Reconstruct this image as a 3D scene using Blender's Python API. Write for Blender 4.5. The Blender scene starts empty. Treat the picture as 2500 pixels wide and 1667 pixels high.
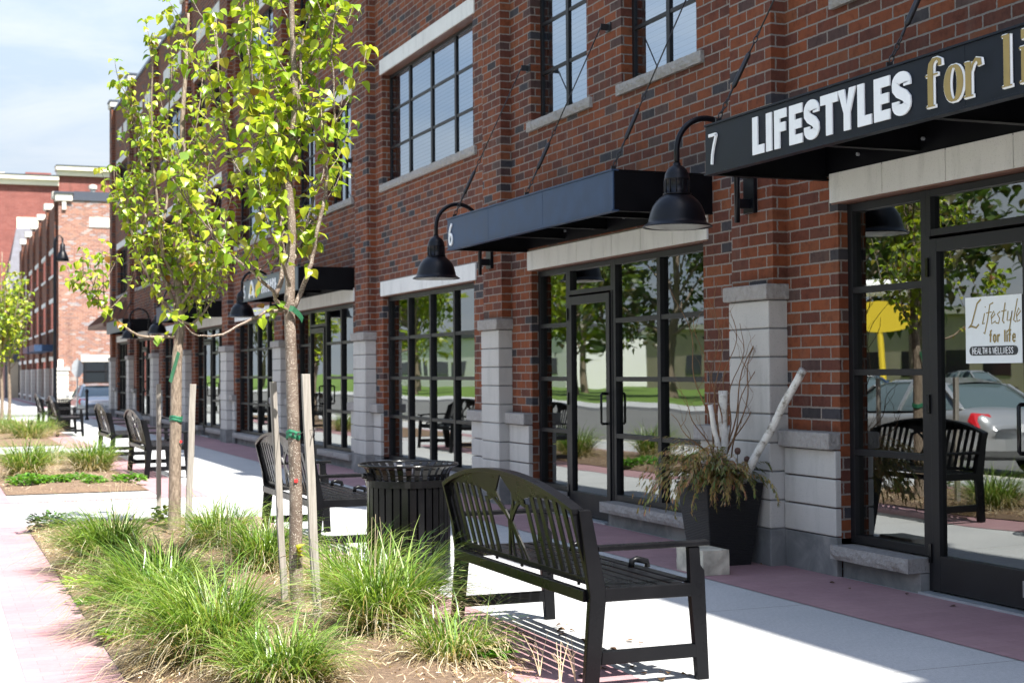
import bpy, math, random
from mathutils import Vector, Matrix, noise
R = math.radians
random.seed(7)
scene = bpy.context.scene
col = scene.collection
# ------------------------------------------------------------------ helpers
ROOT = {}
def tag(o, label=None, cat=None, group=None, kind=None):
    if label: o['label'] = label
    if cat: o['category'] = cat
    if group: o['group'] = group
    if kind: o['kind'] = kind
    return o
def thing(name, loc, label, cat, group=None):
    o = bpy.data.objects.new(name, None); col.objects.link(o)
    o.location = loc; o.empty_display_size = .1
    ROOT[o.name] = Vector(loc)
    return tag(o, label, cat, group)
class MB:
    def __init__(s): s.v = []; s.f = []; s.c = []
    def add(s, vs, fs, c=None):
        n = len(s.v); s.v.extend([tuple(p) for p in vs]); s.f.extend([tuple(i + n for i in f) for f in fs])
        if c is not None: s.c.extend([c] * len(fs))
        return s
    def box(s, x0, x1, y0, y1, z0, z1):
        if x0 > x1: x0, x1 = x1, x0
        if y0 > y1: y0, y1 = y1, y0
        if z0 > z1: z0, z1 = z1, z0
        return s.add([(x0,y0,z0),(x1,y0,z0),(x1,y1,z0),(x0,y1,z0),(x0,y0,z1),(x1,y0,z1),(x1,y1,z1),(x0,y1,z1)],
              [(0,3,2,1),(4,5,6,7),(0,1,5,4),(1,2,6,5),(2,3,7,6),(3,0,4,7)])
    def quad(s, a, b, c, d): return s.add([a, b, c, d], [(0,1,2,3)])
    def tube(s, pts, r, n=8, cap=True):
        pts = [Vector(p) for p in pts]; m = len(pts)
        rs = r if isinstance(r, (list, tuple)) else [r] * m
        vs = []; fs = []; up = None
        for i, p in enumerate(pts):
            d = (pts[min(i+1,m-1)] - pts[max(i-1,0)])
            if d.length < 1e-9: d = Vector((0,0,1))
            d.normalize()
            if up is None:
                up = Vector((0,0,1)) if abs(d.z) < .9 else Vector((1,0,0))
            a = d.cross(up)
            if a.length < 1e-6: a = d.cross(Vector((0,1,0)))
            a.normalize(); b = a.cross(d).normalized(); up = b
            for k in range(n):
                t = 2*math.pi*k/n
                vs.append(p + (a*math.cos(t) + b*math.sin(t)) * rs[i])
        for i in range(m-1):
            for k in range(n):
                k2 = (k+1) % n
                fs.append((i*n+k, i*n+k2, (i+1)*n+k2, (i+1)*n+k))
        if cap:
            fs.append(tuple(range(n))[::-1]); fs.append(tuple((m-1)*n+k for k in range(n)))
        return s.add(vs, fs)
    def lathe(s, prof, c=(0,0), n=32, close=False):
        vs = []; fs = []; m = len(prof)
        for r, z in prof:
            for k in range(n):
                t = 2*math.pi*k/n
                vs.append((c[0]+r*math.cos(t), c[1]+r*math.sin(t), z))
        for i in range(m-1):
            for k in range(n):
                k2 = (k+1) % n
                fs.append((i*n+k, i*n+k2, (i+1)*n+k2, (i+1)*n+k))
        return s.add(vs, fs)
    def bar(s, a, b, w, h, up=(0,0,1)):
        a = Vector(a); b = Vector(b); d = (b-a).normalized(); up = Vector(up)
        sx = d.cross(up)
        if sx.length < 1e-6: sx = Vector((1,0,0))
        sx.normalize(); sz = sx.cross(d).normalized()
        vs = []
        for p in (a, b):
            for i, j in ((-1,-1),(1,-1),(1,1),(-1,1)): vs.append(p + sx*(i*w/2) + sz*(j*h/2))
        return s.add(vs, [(3,2,1,0),(4,5,6,7),(0,1,5,4),(1,2,6,5),(2,3,7,6),(3,0,4,7)])
    def build(s, name, mat, parent=None, bevel=0, smooth=False, root=None, colors=None):
        me = bpy.data.meshes.new(name)
        off = Vector((0,0,0)); q = parent
        while q is not None:
            if q.name in ROOT: off = ROOT[q.name]; break
            q = q.parent
        me.from_pydata([(p[0]-off.x, p[1]-off.y, p[2]-off.z) for p in s.v], [], s.f)
        if isinstance(mat, (list, tuple)):
            for m_ in mat: me.materials.append(m_)
        else: me.materials.append(mat)
        if s.c and len(s.c) == len(s.f):
            at = me.color_attributes.new('tint', 'FLOAT_COLOR', 'CORNER')
            buf = []
            for f, c in zip(s.f, s.c): buf.extend((c[0], c[1], c[2], 1.0) * len(f))
            at.data.foreach_set('color', buf)
        if smooth: me.polygons.foreach_set('use_smooth', [True]*len(me.polygons))
        o = bpy.data.objects.new(name, me); col.objects.link(o)
        if parent is not None: o.parent = parent
        if bevel:
            b = o.modifiers.new('bevel', 'BEVEL'); b.width = bevel; b.segments = 2; b.limit_method = 'ANGLE'; b.harden_normals = False
        return o
def smooth_by_angle(o, deg=40):
    for p in o.data.polygons: p.use_smooth = True
    try:
        with bpy.context.temp_override(object=o, active_object=o, selected_objects=[o], selected_editable_objects=[o]):
            bpy.ops.object.shade_smooth_by_angle(angle=R(deg))
    except Exception: pass
# ------------------------------------------------------------------ materials
M = {}
def newmat(name):
    m = bpy.data.materials.new(name); m.use_nodes = True
    nt = m.node_tree; nt.nodes.clear()
    out = nt.nodes.new('ShaderNodeOutputMaterial')
    p = nt.nodes.new('ShaderNodeBsdfPrincipled'); nt.links.new(p.outputs[0], out.inputs[0])
    M[name] = m
    return m, nt, p, out
def N(nt, t, **kw):
    n = nt.nodes.new(t)
    for k, v in kw.items(): setattr(n, k, v)
    return n
def L(nt, a, b): nt.links.new(a, b)
def rgb(c): return (c[0], c[1], c[2], 1)
def math_(nt, op, a, b=None, c=None):
    n = N(nt, 'ShaderNodeMath', operation=op)
    for i, x in enumerate((a, b, c)):
        if x is None: continue
        if isinstance(x, (int, float)): n.inputs[i].default_value = x
        else: L(nt, x, n.inputs[i])
    return n.outputs[0]
def mixc(nt, f, a, b, bt='MIX'):
    n = N(nt, 'ShaderNodeMix', data_type='RGBA', blend_type=bt)
    for s, x in ((0, f), (6, a), (7, b)):
        if isinstance(x, (int, float)): n.inputs[s].default_value = x
        elif isinstance(x, (tuple, list)): n.inputs[s].default_value = rgb(x)
        else: L(nt, x, n.inputs[s])
    return n.outputs[2]
def noise_(nt, vec, scale, detail=4, rough=.55, dist=0):
    n = N(nt, 'ShaderNodeTexNoise'); n.inputs['Scale'].default_value = scale
    n.inputs['Detail'].default_value = detail; n.inputs['Roughness'].default_value = rough
    n.inputs['Distortion'].default_value = dist
    if vec is not None: L(nt, vec, n.inputs['Vector'])
    return n
def ramp(nt, fac, stops, interp='LINEAR'):
    n = N(nt, 'ShaderNodeValToRGB'); n.color_ramp.interpolation = interp
    e = n.color_ramp.elements
    while len(e) < len(stops): e.new(.5)
    for i, (p, c) in enumerate(stops):
        e[i].position = p; e[i].color = rgb(c) if len(c) == 3 else c
    L(nt, fac, n.inputs[0]); return n.outputs[0]
def bump(nt, p, h, strength=.3, dist=.01):
    b = N(nt, 'ShaderNodeBump'); b.inputs['Strength'].default_value = strength; b.inputs['Distance'].default_value = dist
    L(nt, h, b.inputs['Height']); L(nt, b.outputs[0], p.inputs['Normal']); return b
def pos(nt): return N(nt, 'ShaderNodeNewGeometry').outputs['Position']
def objc(nt): return N(nt, 'ShaderNodeTexCoord').outputs['Object']
def simple(name, c, rough=.5, metal=0, spec=.5, var=.0, scale=20, bmp=0, coat=0):
    m, nt, p, out = newmat(name)
    p.inputs['Roughness'].default_value = rough; p.inputs['Metallic'].default_value = metal
    p.inputs['Specular IOR Level'].default_value = spec
    p.inputs['Coat Weight'].default_value = coat
    if var or bmp:
        n = noise_(nt, objc(nt), scale, 5)
        if var:
            a = tuple(x*(1-var) for x in c); b = tuple(min(1, x*(1+var)) for x in c)
            L(nt, ramp(nt, n.outputs[0], [(.3, a), (.7, b)]), p.inputs['Base Color'])
            L(nt, math_(nt, 'MULTIPLY_ADD', n.outputs[0], .25, rough-.12), p.inputs['Roughness'])
        else: p.inputs['Base Color'].default_value = rgb(c)
        if bmp: bump(nt, p, n.outputs[0], bmp, .005)
    else: p.inputs['Base Color'].default_value = rgb(c)
    return m
def brick_mat(name, cols, bw=.25, rh=.0845, mortar=(.30,.26,.22), joint=.0055, bmp=.6):
    m, nt, p, out = newmat(name)
    P = pos(nt)
    # ragged edges
    nd = noise_(nt, P, 45, 3)
    dv = N(nt, 'ShaderNodeVectorMath', operation='SCALE'); sub = N(nt, 'ShaderNodeVectorMath', operation='SUBTRACT')
    L(nt, nd.outputs['Color'], sub.inputs[0]); sub.inputs[1].default_value = (.5,.5,.5)
    L(nt, sub.outputs[0], dv.inputs[0]); dv.inputs['Scale'].default_value = .010
    ad = N(nt, 'ShaderNodeVectorMath', operation='ADD'); L(nt, P, ad.inputs[0]); L(nt, dv.outputs[0], ad.inputs[1])
    sp = N(nt, 'ShaderNodeSeparateXYZ'); L(nt, ad.outputs[0], sp.inputs[0])
    u = math_(nt, 'SUBTRACT', sp.outputs[1], sp.outputs[0])
    u = math_(nt, 'ADD', u, 100.0)
    cb = N(nt, 'ShaderNodeCombineXYZ'); L(nt, u, cb.inputs[0]); L(nt, math_(nt, 'ADD', sp.outputs[2], 10.0), cb.inputs[1])
    b = N(nt, 'ShaderNodeTexBrick'); L(nt, cb.outputs[0], b.inputs['Vector'])
    b.inputs['Color1'].default_value = (0,0,0,1); b.inputs['Color2'].default_value = (1,1,1,1); b.inputs['Mortar'].default_value = (.5,.5,.5,1)
    b.inputs['Scale'].default_value = 1; b.inputs['Mortar Size'].default_value = joint; b.inputs['Mortar Smooth'].default_value = .25
    b.inputs['Brick Width'].default_value = bw; b.inputs['Row Height'].default_value = rh
    fac = b.outputs['Fac']
    c1 = ramp(nt, b.outputs['Color'], cols, 'CONSTANT')
    nb = noise_(nt, P, 14, 6, .7)
    c2 = mixc(nt, .75, c1, ramp(nt, nb.outputs[0], [(.3,(.55,.5,.5)),(.5,(1,1,1)),(.72,(1.25,1.15,1.1))]), 'MULTIPLY')
    nl = noise_(nt, P, .7, 3)
    c2 = mixc(nt, .5, c2, ramp(nt, nl.outputs[0], [(.3,(.78,.76,.78)),(.7,(1.12,1.1,1.08))]), 'MULTIPLY')
    stv = N(nt, 'ShaderNodeMapping'); L(nt, P, stv.inputs[0]); stv.inputs['Scale'].default_value = (2.2, 2.2, .35)
    sn = noise_(nt, stv.outputs[0], 1.6, 6, .65)
    nm = noise_(nt, P, 60, 3)
    mc = mixc(nt, nm.outputs[0], tuple(x*.8 for x in mortar), tuple(x*1.2 for x in mortar))
    allc = mixc(nt, fac, c2, mc)
    allc = mixc(nt, math_(nt, 'MULTIPLY', ramp(nt, sn.outputs[0], [(.56,(0,0,0)),(.76,(1,1,1))]), .16), allc, (.26,.22,.20))
    allc = mixc(nt, math_(nt, 'MULTIPLY', ramp(nt, sn.outputs[0], [(.26,(1,1,1)),(.44,(0,0,0))]), .35), allc, (.045,.03,.026))
    L(nt, allc, p.inputs['Base Color'])
    p.inputs['Roughness'].default_value = .85; p.inputs['Specular IOR Level'].default_value = .25
    h = math_(nt, 'MULTIPLY_ADD', fac, -1.0, math_(nt, 'MULTIPLY', nb.outputs[0], .45))
    bump(nt, p, h, bmp, .008)
    return m
RB = [(0,(.172,.050,.022)),(.12,(.122,.038,.023)),(.24,(.192,.058,.025)),(.36,(.100,.035,.025)),(.46,(.170,.050,.022)),(.58,(.140,.042,.022)),(.68,(.178,.062,.030)),(.78,(.110,.040,.027)),(.88,(.070,.040,.037)),(.92,(.046,.044,.052)),(.955,(.082,.050,.044)),(.985,(.040,.036,.040))]
brick_mat('red_brick', RB, mortar=(.215,.185,.168), joint=.0072)
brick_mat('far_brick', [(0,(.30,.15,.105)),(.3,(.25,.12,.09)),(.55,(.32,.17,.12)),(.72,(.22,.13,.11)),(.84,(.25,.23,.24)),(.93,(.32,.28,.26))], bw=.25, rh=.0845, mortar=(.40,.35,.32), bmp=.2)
brick_mat('big_red_brick', [(0,(.22,.075,.062)),(.4,(.20,.066,.055)),(.7,(.24,.085,.07))], bw=.4, rh=.12, mortar=(.30,.19,.17), bmp=.1)
def stone_mat(name, c, bmp=.25, rough=False):
    m, nt, p, out = newmat(name)
    P = pos(nt)
    a = noise_(nt, P, 2.2, 5); f = noise_(nt, P, 150, 2); g = noise_(nt, P, 22, 6, .65)
    cc = mixc(nt, a.outputs[0], tuple(x*.88 for x in c), tuple(min(1,x*1.1) for x in c))
    cc = mixc(nt, ramp(nt, f.outputs[0], [(.28,(1,1,1)),(.36,(0,0,0))]), cc, tuple(x*.55 for x in c))
    if rough: cc = mixc(nt, .35, cc, ramp(nt, g.outputs[0], [(.35,(.6,.57,.55)),(.6,(1.1,1.1,1.1))]), 'MULTIPLY')
    mv = N(nt, 'ShaderNodeMapping'); L(nt, P, mv.inputs[0]); mv.inputs['Scale'].default_value = (5, 5, 1.1)
    sn = noise_(nt, mv.outputs[0], 1.3, 7, .68)
    cc = mixc(nt, math_(nt, 'MULTIPLY', ramp(nt, sn.outputs[0], [(.50,(0,0,0)),(.70,(1,1,1))]), .32), cc, tuple(x*.50 for x in c))
    L(nt, cc, p.inputs['Base Color']); p.inputs['Roughness'].default_value = .85; p.inputs['Specular IOR Level'].default_value = .3
    bump(nt, p, g.outputs[0], 1.0 if rough else bmp, .03 if rough else .004)
    return m
stone_mat('cast_stone', (.47,.455,.44)); stone_mat('rock_face_stone', (.36,.34,.33), rough=True)
stone_mat('lintel_stone', (.66,.655,.65))
stone_mat('white_stone', (.62,.59,.53))
# foundation concrete with stains
m, nt, p, out = newmat('foundation_concrete')
P = pos(nt); a = noise_(nt, P, 3.5, 7, .65, .6); b_ = noise_(nt, P, 60, 3)
cc = ramp(nt, a.outputs[0], [(.32,(.11,.115,.12)),(.5,(.17,.172,.175)),(.66,(.25,.245,.24))])
L(nt, cc, p.inputs['Base Color']); p.inputs['Roughness'].default_value = .9; bump(nt, p, b_.outputs[0], .3, .004)
# sidewalk concrete
m, nt, p, out = newmat('sidewalk_concrete')
P = pos(nt); sp = N(nt, 'ShaderNodeSeparateXYZ'); L(nt, P, sp.inputs[0])
a = noise_(nt, P, .9, 6, .6); sc = N(nt, 'ShaderNodeMapping'); L(nt, P, sc.inputs[0]); sc.inputs['Scale'].default_value = (170, 26, 1)
fine = noise_(nt, sc.outputs[0], 1, 3); sp2 = noise_(nt, P, 240, 2)
cc = ramp(nt, a.outputs[0], [(.3,(.40,.41,.415)),(.7,(.48,.485,.485))])
cc = mixc(nt, .35, cc, ramp(nt, fine.outputs[0], [(.35,(.55,.55,.56)),(.6,(1.12,1.12,1.12))]), 'MULTIPLY')
cc = mixc(nt, ramp(nt, sp2.outputs[0], [(.32,(1,1,1)),(.38,(0,0,0))]), cc, (.16,.155,.15))
fy = math_(nt, 'ABSOLUTE', math_(nt, 'SUBTRACT', math_(nt, 'FRACT', math_(nt, 'MULTIPLY', math_(nt, 'ADD', sp.outputs[1], 100.42), 1/1.88)), .5))
jl = math_(nt, 'LESS_THAN', fy, .0022)
cc = mixc(nt, jl, cc, (.20,.19,.18))
L(nt, cc, p.inputs['Base Color']); p.inputs['Roughness'].default_value = .85
hh = math_(nt, 'SUBTRACT', fine.outputs[0], math_(nt, 'MULTIPLY', jl, 3))
bump(nt, p, hh, .25, .003)
# stamped red paving
m, nt, p, out = newmat('red_paving')
P = pos(nt); sp = N(nt, 'ShaderNodeSeparateXYZ'); L(nt, P, sp.inputs[0])
cb = N(nt, 'ShaderNodeCombineXYZ'); L(nt, math_(nt, 'ADD', sp.outputs[0], 50.0), cb.inputs[0]); L(nt, math_(nt, 'ADD', sp.outputs[1], 50.0), cb.inputs[1])
b = N(nt, 'ShaderNodeTexBrick'); L(nt, cb.outputs[0], b.inputs['Vector'])
for k, v in (('Scale',1),('Mortar Size',.0022),('Mortar Smooth',.4),('Brick Width',.2),('Row Height',.1)): b.inputs[k].default_value = v
b.inputs['Color1'].default_value = (0,0,0,1); b.inputs['Color2'].default_value = (1,1,1,1)
a = noise_(nt, P, 1.3, 6, .6); s2 = noise_(nt, P, 35, 5, .7)
cc = ramp(nt, a.outputs[0], [(.3,(.31,.18,.20)),(.7,(.38,.235,.245))])
cc = mixc(nt, .4, cc, ramp(nt, s2.outputs[0], [(.3,(.75,.75,.78)),(.7,(1.15,1.12,1.1))]), 'MULTIPLY')
cc = mixc(nt, .10, cc, b.outputs['Color'], 'MULTIPLY')
cc = mixc(nt, math_(nt, 'MULTIPLY', b.outputs['Fac'], .35), cc, (.22,.10,.10))
L(nt, cc, p.inputs['Base Color']); p.inputs['Roughness'].default_value = .75
bump(nt, p, math_(nt, 'MULTIPLY_ADD', b.outputs['Fac'], -.8, math_(nt, 'MULTIPLY', s2.outputs[0], .5)), .35, .004)
# asphalt, lawn, mulch
m, nt, p, out = newmat('asphalt'); P = pos(nt); a = noise_(nt, P, 120, 3); b_ = noise_(nt, P, .4, 4)
L(nt, mixc(nt, b_.outputs[0], mixc(nt, a.outputs[0], (.07,.07,.07), (.15,.15,.148)), (.17,.17,.165)), p.inputs['Base Color']); p.inputs['Roughness'].default_value = .9; bump(nt, p, a.outputs[0], .3, .005)
m, nt, p, out = newmat('lawn'); P = pos(nt); a = noise_(nt, P, 30, 5); b_ = noise_(nt, P, .3, 4)
L(nt, mixc(nt, a.outputs[0], mixc(nt, b_.outputs[0], (.07,.14,.02), (.16,.24,.04)), (.12,.2,.03)), p.inputs['Base Color']); p.inputs['Roughness'].default_value = .9; bump(nt, p, a.outputs[0], .8, .05)
m, nt, p, out = newmat('mulch_soil'); P = pos(nt); a = noise_(nt, P, 38, 8, .7); b_ = noise_(nt, P, 3.0, 4)
cc = ramp(nt, a.outputs[0], [(.30,(.05,.032,.022)),(.5,(.16,.10,.065)),(.68,(.32,.23,.15))])
L(nt, mixc(nt, math_(nt,'MULTIPLY',b_.outputs[0],.6), cc, (.22,.155,.10)), p.inputs['Base Color']); p.inputs['Roughness'].default_value = 1; bump(nt, p, a.outputs[0], 1, .03)
# metals
def paint(name, c, rough, var=.25, coat=0, spec=.5):
    m, nt, p, out = newmat(name)
    P = objc(nt); a = noise_(nt, P, 6, 5); d = noise_(nt, P, 90, 3)
    L(nt, mixc(nt, ramp(nt, a.outputs[0], [(.35,(0,0,0)),(.75,(1,1,1))]), c, tuple(x*(1+var*2)+.001 for x in c)), p.inputs['Base Color'])
    L(nt, math_(nt, 'MULTIPLY_ADD', a.outputs[0], .25, rough-.1), p.inputs['Roughness'])
    p.inputs['Coat Weight'].default_value = coat; p.inputs['Coat Roughness'].default_value = .12; p.inputs['Specular IOR Level'].default_value = spec
    bump(nt, p, d.outputs[0], .04, .001)
    return m
paint('bench_paint', (.0042,.0045,.0056), .27, .2, 0, .15)
paint('bin_paint', (.0035,.0035,.004), .16, .2, 0, .30)
paint('lamp_paint', (.003,.0035,.006), .32, .2, 0, .26)
paint('canopy_steel_sky_reflect', (.030,.052,.100), .34, .2, 0, .12); paint('canopy_steel_tree_reflect', (.006,.009,.016), .36, .2, 0, .18); paint('canopy_steel_pale_reflect', (.10,.125,.145), .4, .1, 0, .2)  # one black steel; differing fascia reflections painted into the blue, dark and grey base colours
paint('canopy_dark', (.002,.0022,.0035), .45, .2, 0, .15)
paint('window_frame_metal', (.0085,.0085,.0105), .42, .2, 0, .30)
paint('chain_metal', (.012,.012,.014), .4)
simple('white_letter', (.80,.82,.85), .4, var=.03); simple('gold_letter', (.30,.22,.07), .45, var=.08)
simple('paper', (.80,.84,.86), .6, var=.02); simple('ink_black', (.03,.035,.04), .5); simple('yellow_letter', (.75,.55,.03), .5)
simple('neon_tube', (.85,.86,.84), .25); simple('gray_sign', (.42,.45,.48), .4, metal=.4, var=.1); simple('white_sign', (.85,.85,.83), .5, var=.03)
simple('lamp_lens', (.35,.36,.34), .3); simple('dark_strap', (.006,.075,.03), .6, var=.3, scale=60); simple('green_strap', (.012,.14,.07), .55, var=.3, scale=60, bmp=.3); simple('wire', (.22,.21,.2), .45, metal=.8)
simple('red_paint', (.7,.03,.03), .6); simple('concrete_block', (.50,.46,.38), .9, var=.35, scale=9, bmp=.6)
simple('black_rubber', (.02,.02,.02), .8); simple('chrome', (.6,.6,.6), .15, metal=1); simple('roof_slate', (.10,.10,.12), .7, var=.3, scale=3)
simple('dark_coping', (.06,.07,.09), .4, var=.2); simple('blue_coping', (.16,.22,.32), .35, metal=.3, var=.1); simple('brown_metal', (.14,.065,.045), .5, var=.15, scale=2)
simple('cream_cornice', (.80,.74,.60), .8, var=.04, scale=1); simple('cream_panel', (.86,.80,.66), .8, var=.03, scale=1); simple('interior', (.10,.095,.09), .9, var=.3, scale=1.5)
simple('tan_wall', (.42,.36,.28), .85, var=.1, scale=1)
simple('silver_paint', (.50,.51,.52), .28, metal=.55, coat=.8); simple('blue_paint', (.02,.05,.14), .25, metal=.2, coat=.9); simple('red_car_paint', (.35,.02,.02), .25, coat=.9); simple('teal_paint', (.02,.22,.24), .25, coat=.9); simple('dark_glass', (.02,.025,.03), .06, spec=.8); simple('back_glass', (.10,.14,.15), .08, spec=.9)
simple('red_lens', (.65,.02,.03), .15, coat=.8); simple('plate_white', (.85,.87,.88), .4); simple('litter', (.60,.60,.80), .7)
# blinds
m, nt, p, out = newmat('white_blind'); P = pos(nt); sp = N(nt, 'ShaderNodeSeparateXYZ'); L(nt, P, sp.inputs[0])
w = math_(nt, 'FRACT', math_(nt, 'MULTIPLY', sp.outputs[2], 1/.05))
L(nt, ramp(nt, w, [(.0,(.45,.48,.52)),(.15,(.78,.80,.83)),(.9,(.84,.86,.88)),(1,(.45,.48,.52))]), p.inputs['Base Color']); p.inputs['Roughness'].default_value = .6
# wicker pot
m, nt, p, out = newmat('wicker_black'); P = objc(nt); wv = N(nt, 'ShaderNodeTexWave', wave_type='BANDS', bands_direction='Z'); L(nt, P, wv.inputs[0]); wv.inputs['Scale'].default_value = 26; wv.inputs['Distortion'].default_value = 1.5; wv.inputs['Detail Scale'].default_value = 8
ck = N(nt, 'ShaderNodeTexChecker'); L(nt, P, ck.inputs[0]); ck.inputs['Scale'].default_value = 60
p.inputs['Base Color'].default_value = (.012,.012,.014,1); p.inputs['Roughness'].default_value = .5
bump(nt, p, math_(nt, 'ADD', wv.outputs['Fac'], ck.outputs['Fac']), .9, .006)
# wood stakes
m, nt, p, out = newmat('stake_wood'); P = objc(nt); mp = N(nt, 'ShaderNodeMapping'); L(nt, P, mp.inputs[0]); mp.inputs['Scale'].default_value = (60,60,3)
a = noise_(nt, mp.outputs[0], 1.5, 6, .65); g = noise_(nt, P, 3, 4)
cc = ramp(nt, a.outputs[0], [(.3,(.17,.145,.12)),(.55,(.31,.28,.245)),(.75,(.42,.39,.35))])
L(nt, mixc(nt, math_(nt,'MULTIPLY',g.outputs[0],.5), cc, (.27,.26,.245)), p.inputs['Base Color']); p.inputs['Roughness'].default_value = .85; bump(nt, p, a.outputs[0], .6, .004)
# bark: cherry like with pale lenticels
m, nt, p, out = newmat('young_bark'); P = pos(nt); mp = N(nt, 'ShaderNodeMapping'); L(nt, P, mp.inputs[0]); mp.inputs['Scale'].default_value = (1,1,1.6)
vo = N(nt, 'ShaderNodeTexVoronoi'); L(nt, mp.outputs[0], vo.inputs['Vector']); vo.inputs['Scale'].default_value = 95
a = noise_(nt, P, 9, 6, .7); s2 = noise_(nt, P, 60, 4)
cc = ramp(nt, a.outputs[0], [(.3,(.085,.06,.045)),(.5,(.155,.115,.09)),(.7,(.26,.215,.175))])
dots = ramp(nt, vo.outputs['Distance'], [(.22,(1,1,1)),(.36,(0,0,0))])
cc = mixc(nt, math_(nt,'MULTIPLY',dots,ramp(nt, s2.outputs[0],[(.42,(0,0,0)),(.52,(1,1,1))])), cc, (.58,.53,.45))
L(nt, cc, p.inputs['Base Color']); p.inputs['Roughness'].default_value = .55; p.inputs['Specular IOR Level'].default_value = .45
bump(nt, p, math_(nt,'ADD', a.outputs[0], dots), .5, .004)
m, nt, p, out = newmat('rough_bark'); P = pos(nt); mp = N(nt, 'ShaderNodeMapping'); L(nt, P, mp.inputs[0]); mp.inputs['Scale'].default_value = (1,1,.3)
a = noise_(nt, mp.outputs[0], 55, 6, .7)
L(nt, ramp(nt, a.outputs[0], [(.3,(.09,.065,.045)),(.5,(.22,.17,.125)),(.7,(.38,.31,.24))]), p.inputs['Base Color']); p.inputs['Roughness'].default_value = .85; bump(nt, p, a.outputs[0], .9, .012)
m, nt, p, out = newmat('birch_bark'); P = objc(nt); a = noise_(nt, P, 14, 5, .65); b_ = noise_(nt, P, 45, 3)
L(nt, ramp(nt, a.outputs[0], [(.28,(.04,.035,.03)),(.36,(.30,.27,.23)),(.46,(.62,.60,.56)),(.7,(.78,.76,.73))]), p.inputs['Base Color']); p.inputs['Roughness'].default_value = .7; bump(nt, p, b_.outputs[0], .5, .006)
simple('willow_bark', (.17,.085,.035), .6, var=.35, scale=12); simple('dark_twig', (.07,.055,.05), .7, var=.3); simple('pod_brown', (.12,.06,.045), .7, var=.4, scale=40, bmp=.8)
# leaf-like with tint attribute
def leafmat(name, base=(1,1,1), trans=.45, rough=.45, gloss=.35):
    m = bpy.data.materials.new(name); m.use_nodes = True; nt = m.node_tree; nt.nodes.clear(); M[name] = m
    out = N(nt, 'ShaderNodeOutputMaterial'); at = N(nt, 'ShaderNodeAttribute', attribute_name='tint')
    p = N(nt, 'ShaderNodeBsdfPrincipled'); t = N(nt, 'ShaderNodeBsdfTranslucent'); mx = N(nt, 'ShaderNodeMixShader')
    c = mixc(nt, 1, at.outputs['Color'], base, 'MULTIPLY')
    L(nt, c, p.inputs['Base Color']); p.inputs['Roughness'].default_value = rough; p.inputs['Specular IOR Level'].default_value = gloss
    ct = mixc(nt, 1, c, (1.25,1.2,.55), 'MULTIPLY'); L(nt, ct, t.inputs[0])
    mx.inputs[0].default_value = trans; L(nt, p.outputs[0], mx.inputs[1]); L(nt, t.outputs[0], mx.inputs[2]); L(nt, mx.outputs[0], out.inputs[0])
    return m
leafmat('spring_leaf', trans=.42, rough=.38, gloss=.5); leafmat('grass_blade', trans=.38, rough=.33, gloss=.6); leafmat('dry_foliage', trans=.2, rough=.7, gloss=.2)
# window glass: see-through with strong mirror reflection and slight waviness
def glass(name, ior=2.85, wave=.0022, tint=(.62,.66,.66), gcol=(.92,.96,.95)):
    m = bpy.data.materials.new(name); m.use_nodes = True; nt = m.node_tree; nt.nodes.clear(); M[name] = m
    out = N(nt, 'ShaderNodeOutputMaterial'); fr = N(nt, 'ShaderNodeFresnel'); fr.inputs[0].default_value = ior
    tr = N(nt, 'ShaderNodeBsdfTransparent'); tr.inputs[0].default_value = rgb(tint)
    gl = N(nt, 'ShaderNodeBsdfGlossy'); gl.inputs['Roughness'].default_value = .0; gl.inputs[0].default_value = gcol+(1,)
    P = pos(nt); n = noise_(nt, P, 1.3, 0); b = N(nt, 'ShaderNodeBump'); b.inputs['Strength'].default_value = 1; b.inputs['Distance'].default_value = wave
    L(nt, n.outputs[0], b.inputs['Height']); L(nt, b.outputs[0], gl.inputs['Normal'])
    mx = N(nt, 'ShaderNodeMixShader'); L(nt, fr.outputs[0], mx.inputs[0]); L(nt, tr.outputs[0], mx.inputs[1]); L(nt, gl.outputs[0], mx.inputs[2]); L(nt, mx.outputs[0], out.inputs[0])
glass('shop_glass'); glass('upper_glass', 7.0, .0009, (.85,.88,.9), (.74,.86,1.0))
# ------------------------------------------------------------------ world, sun, camera
SUN = Vector((.15, -.56, 1.0)).normalized()
w = bpy.data.worlds.new("World"); scene.world = w; w.use_nodes = True; nt = w.node_tree; nt.nodes.clear()
out = N(nt, 'ShaderNodeOutputWorld'); bg = N(nt, 'ShaderNodeBackground'); sky = N(nt, 'ShaderNodeTexSky', sky_type='NISHITA')
sky.sun_disc = False; sky.sun_elevation = math.asin(SUN.z); sky.sun_rotation = math.atan2(SUN.x, SUN.y); sky.air_density = 1.0; sky.dust_density = 1.0; sky.ozone_density = 1.3
tc = N(nt, 'ShaderNodeTexCoord'); mp = N(nt, 'ShaderNodeMapping'); L(nt, tc.outputs['Generated'], mp.inputs[0]); mp.inputs['Scale'].default_value = (1.2, 1.2, 5.5)
cl = noise_(nt, mp.outputs[0], 1.7, 7, .58, .4)
mask = ramp(nt, cl.outputs[0], [(.38,(.04,.04,.04)),(.66,(.62,.62,.62))])
gz = N(nt, 'ShaderNodeSeparateXYZ'); L(nt, tc.outputs['Generated'], gz.inputs[0])
hz = math_(nt, 'MAXIMUM', mask, math_(nt, 'MULTIPLY_ADD', gz.outputs[2], -1.1, 1.15)); hz = math_(nt, 'MINIMUM', math_(nt, 'MAXIMUM', hz, 0.0), 1.0)
cn = noise_(nt, mp.outputs[0], 3.1, 8, .62, .5)
cc_ = ramp(nt, cn.outputs[0], [(.36,(1.65,1.95,2.32)),(.62,(2.28,2.40,2.52))])
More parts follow.
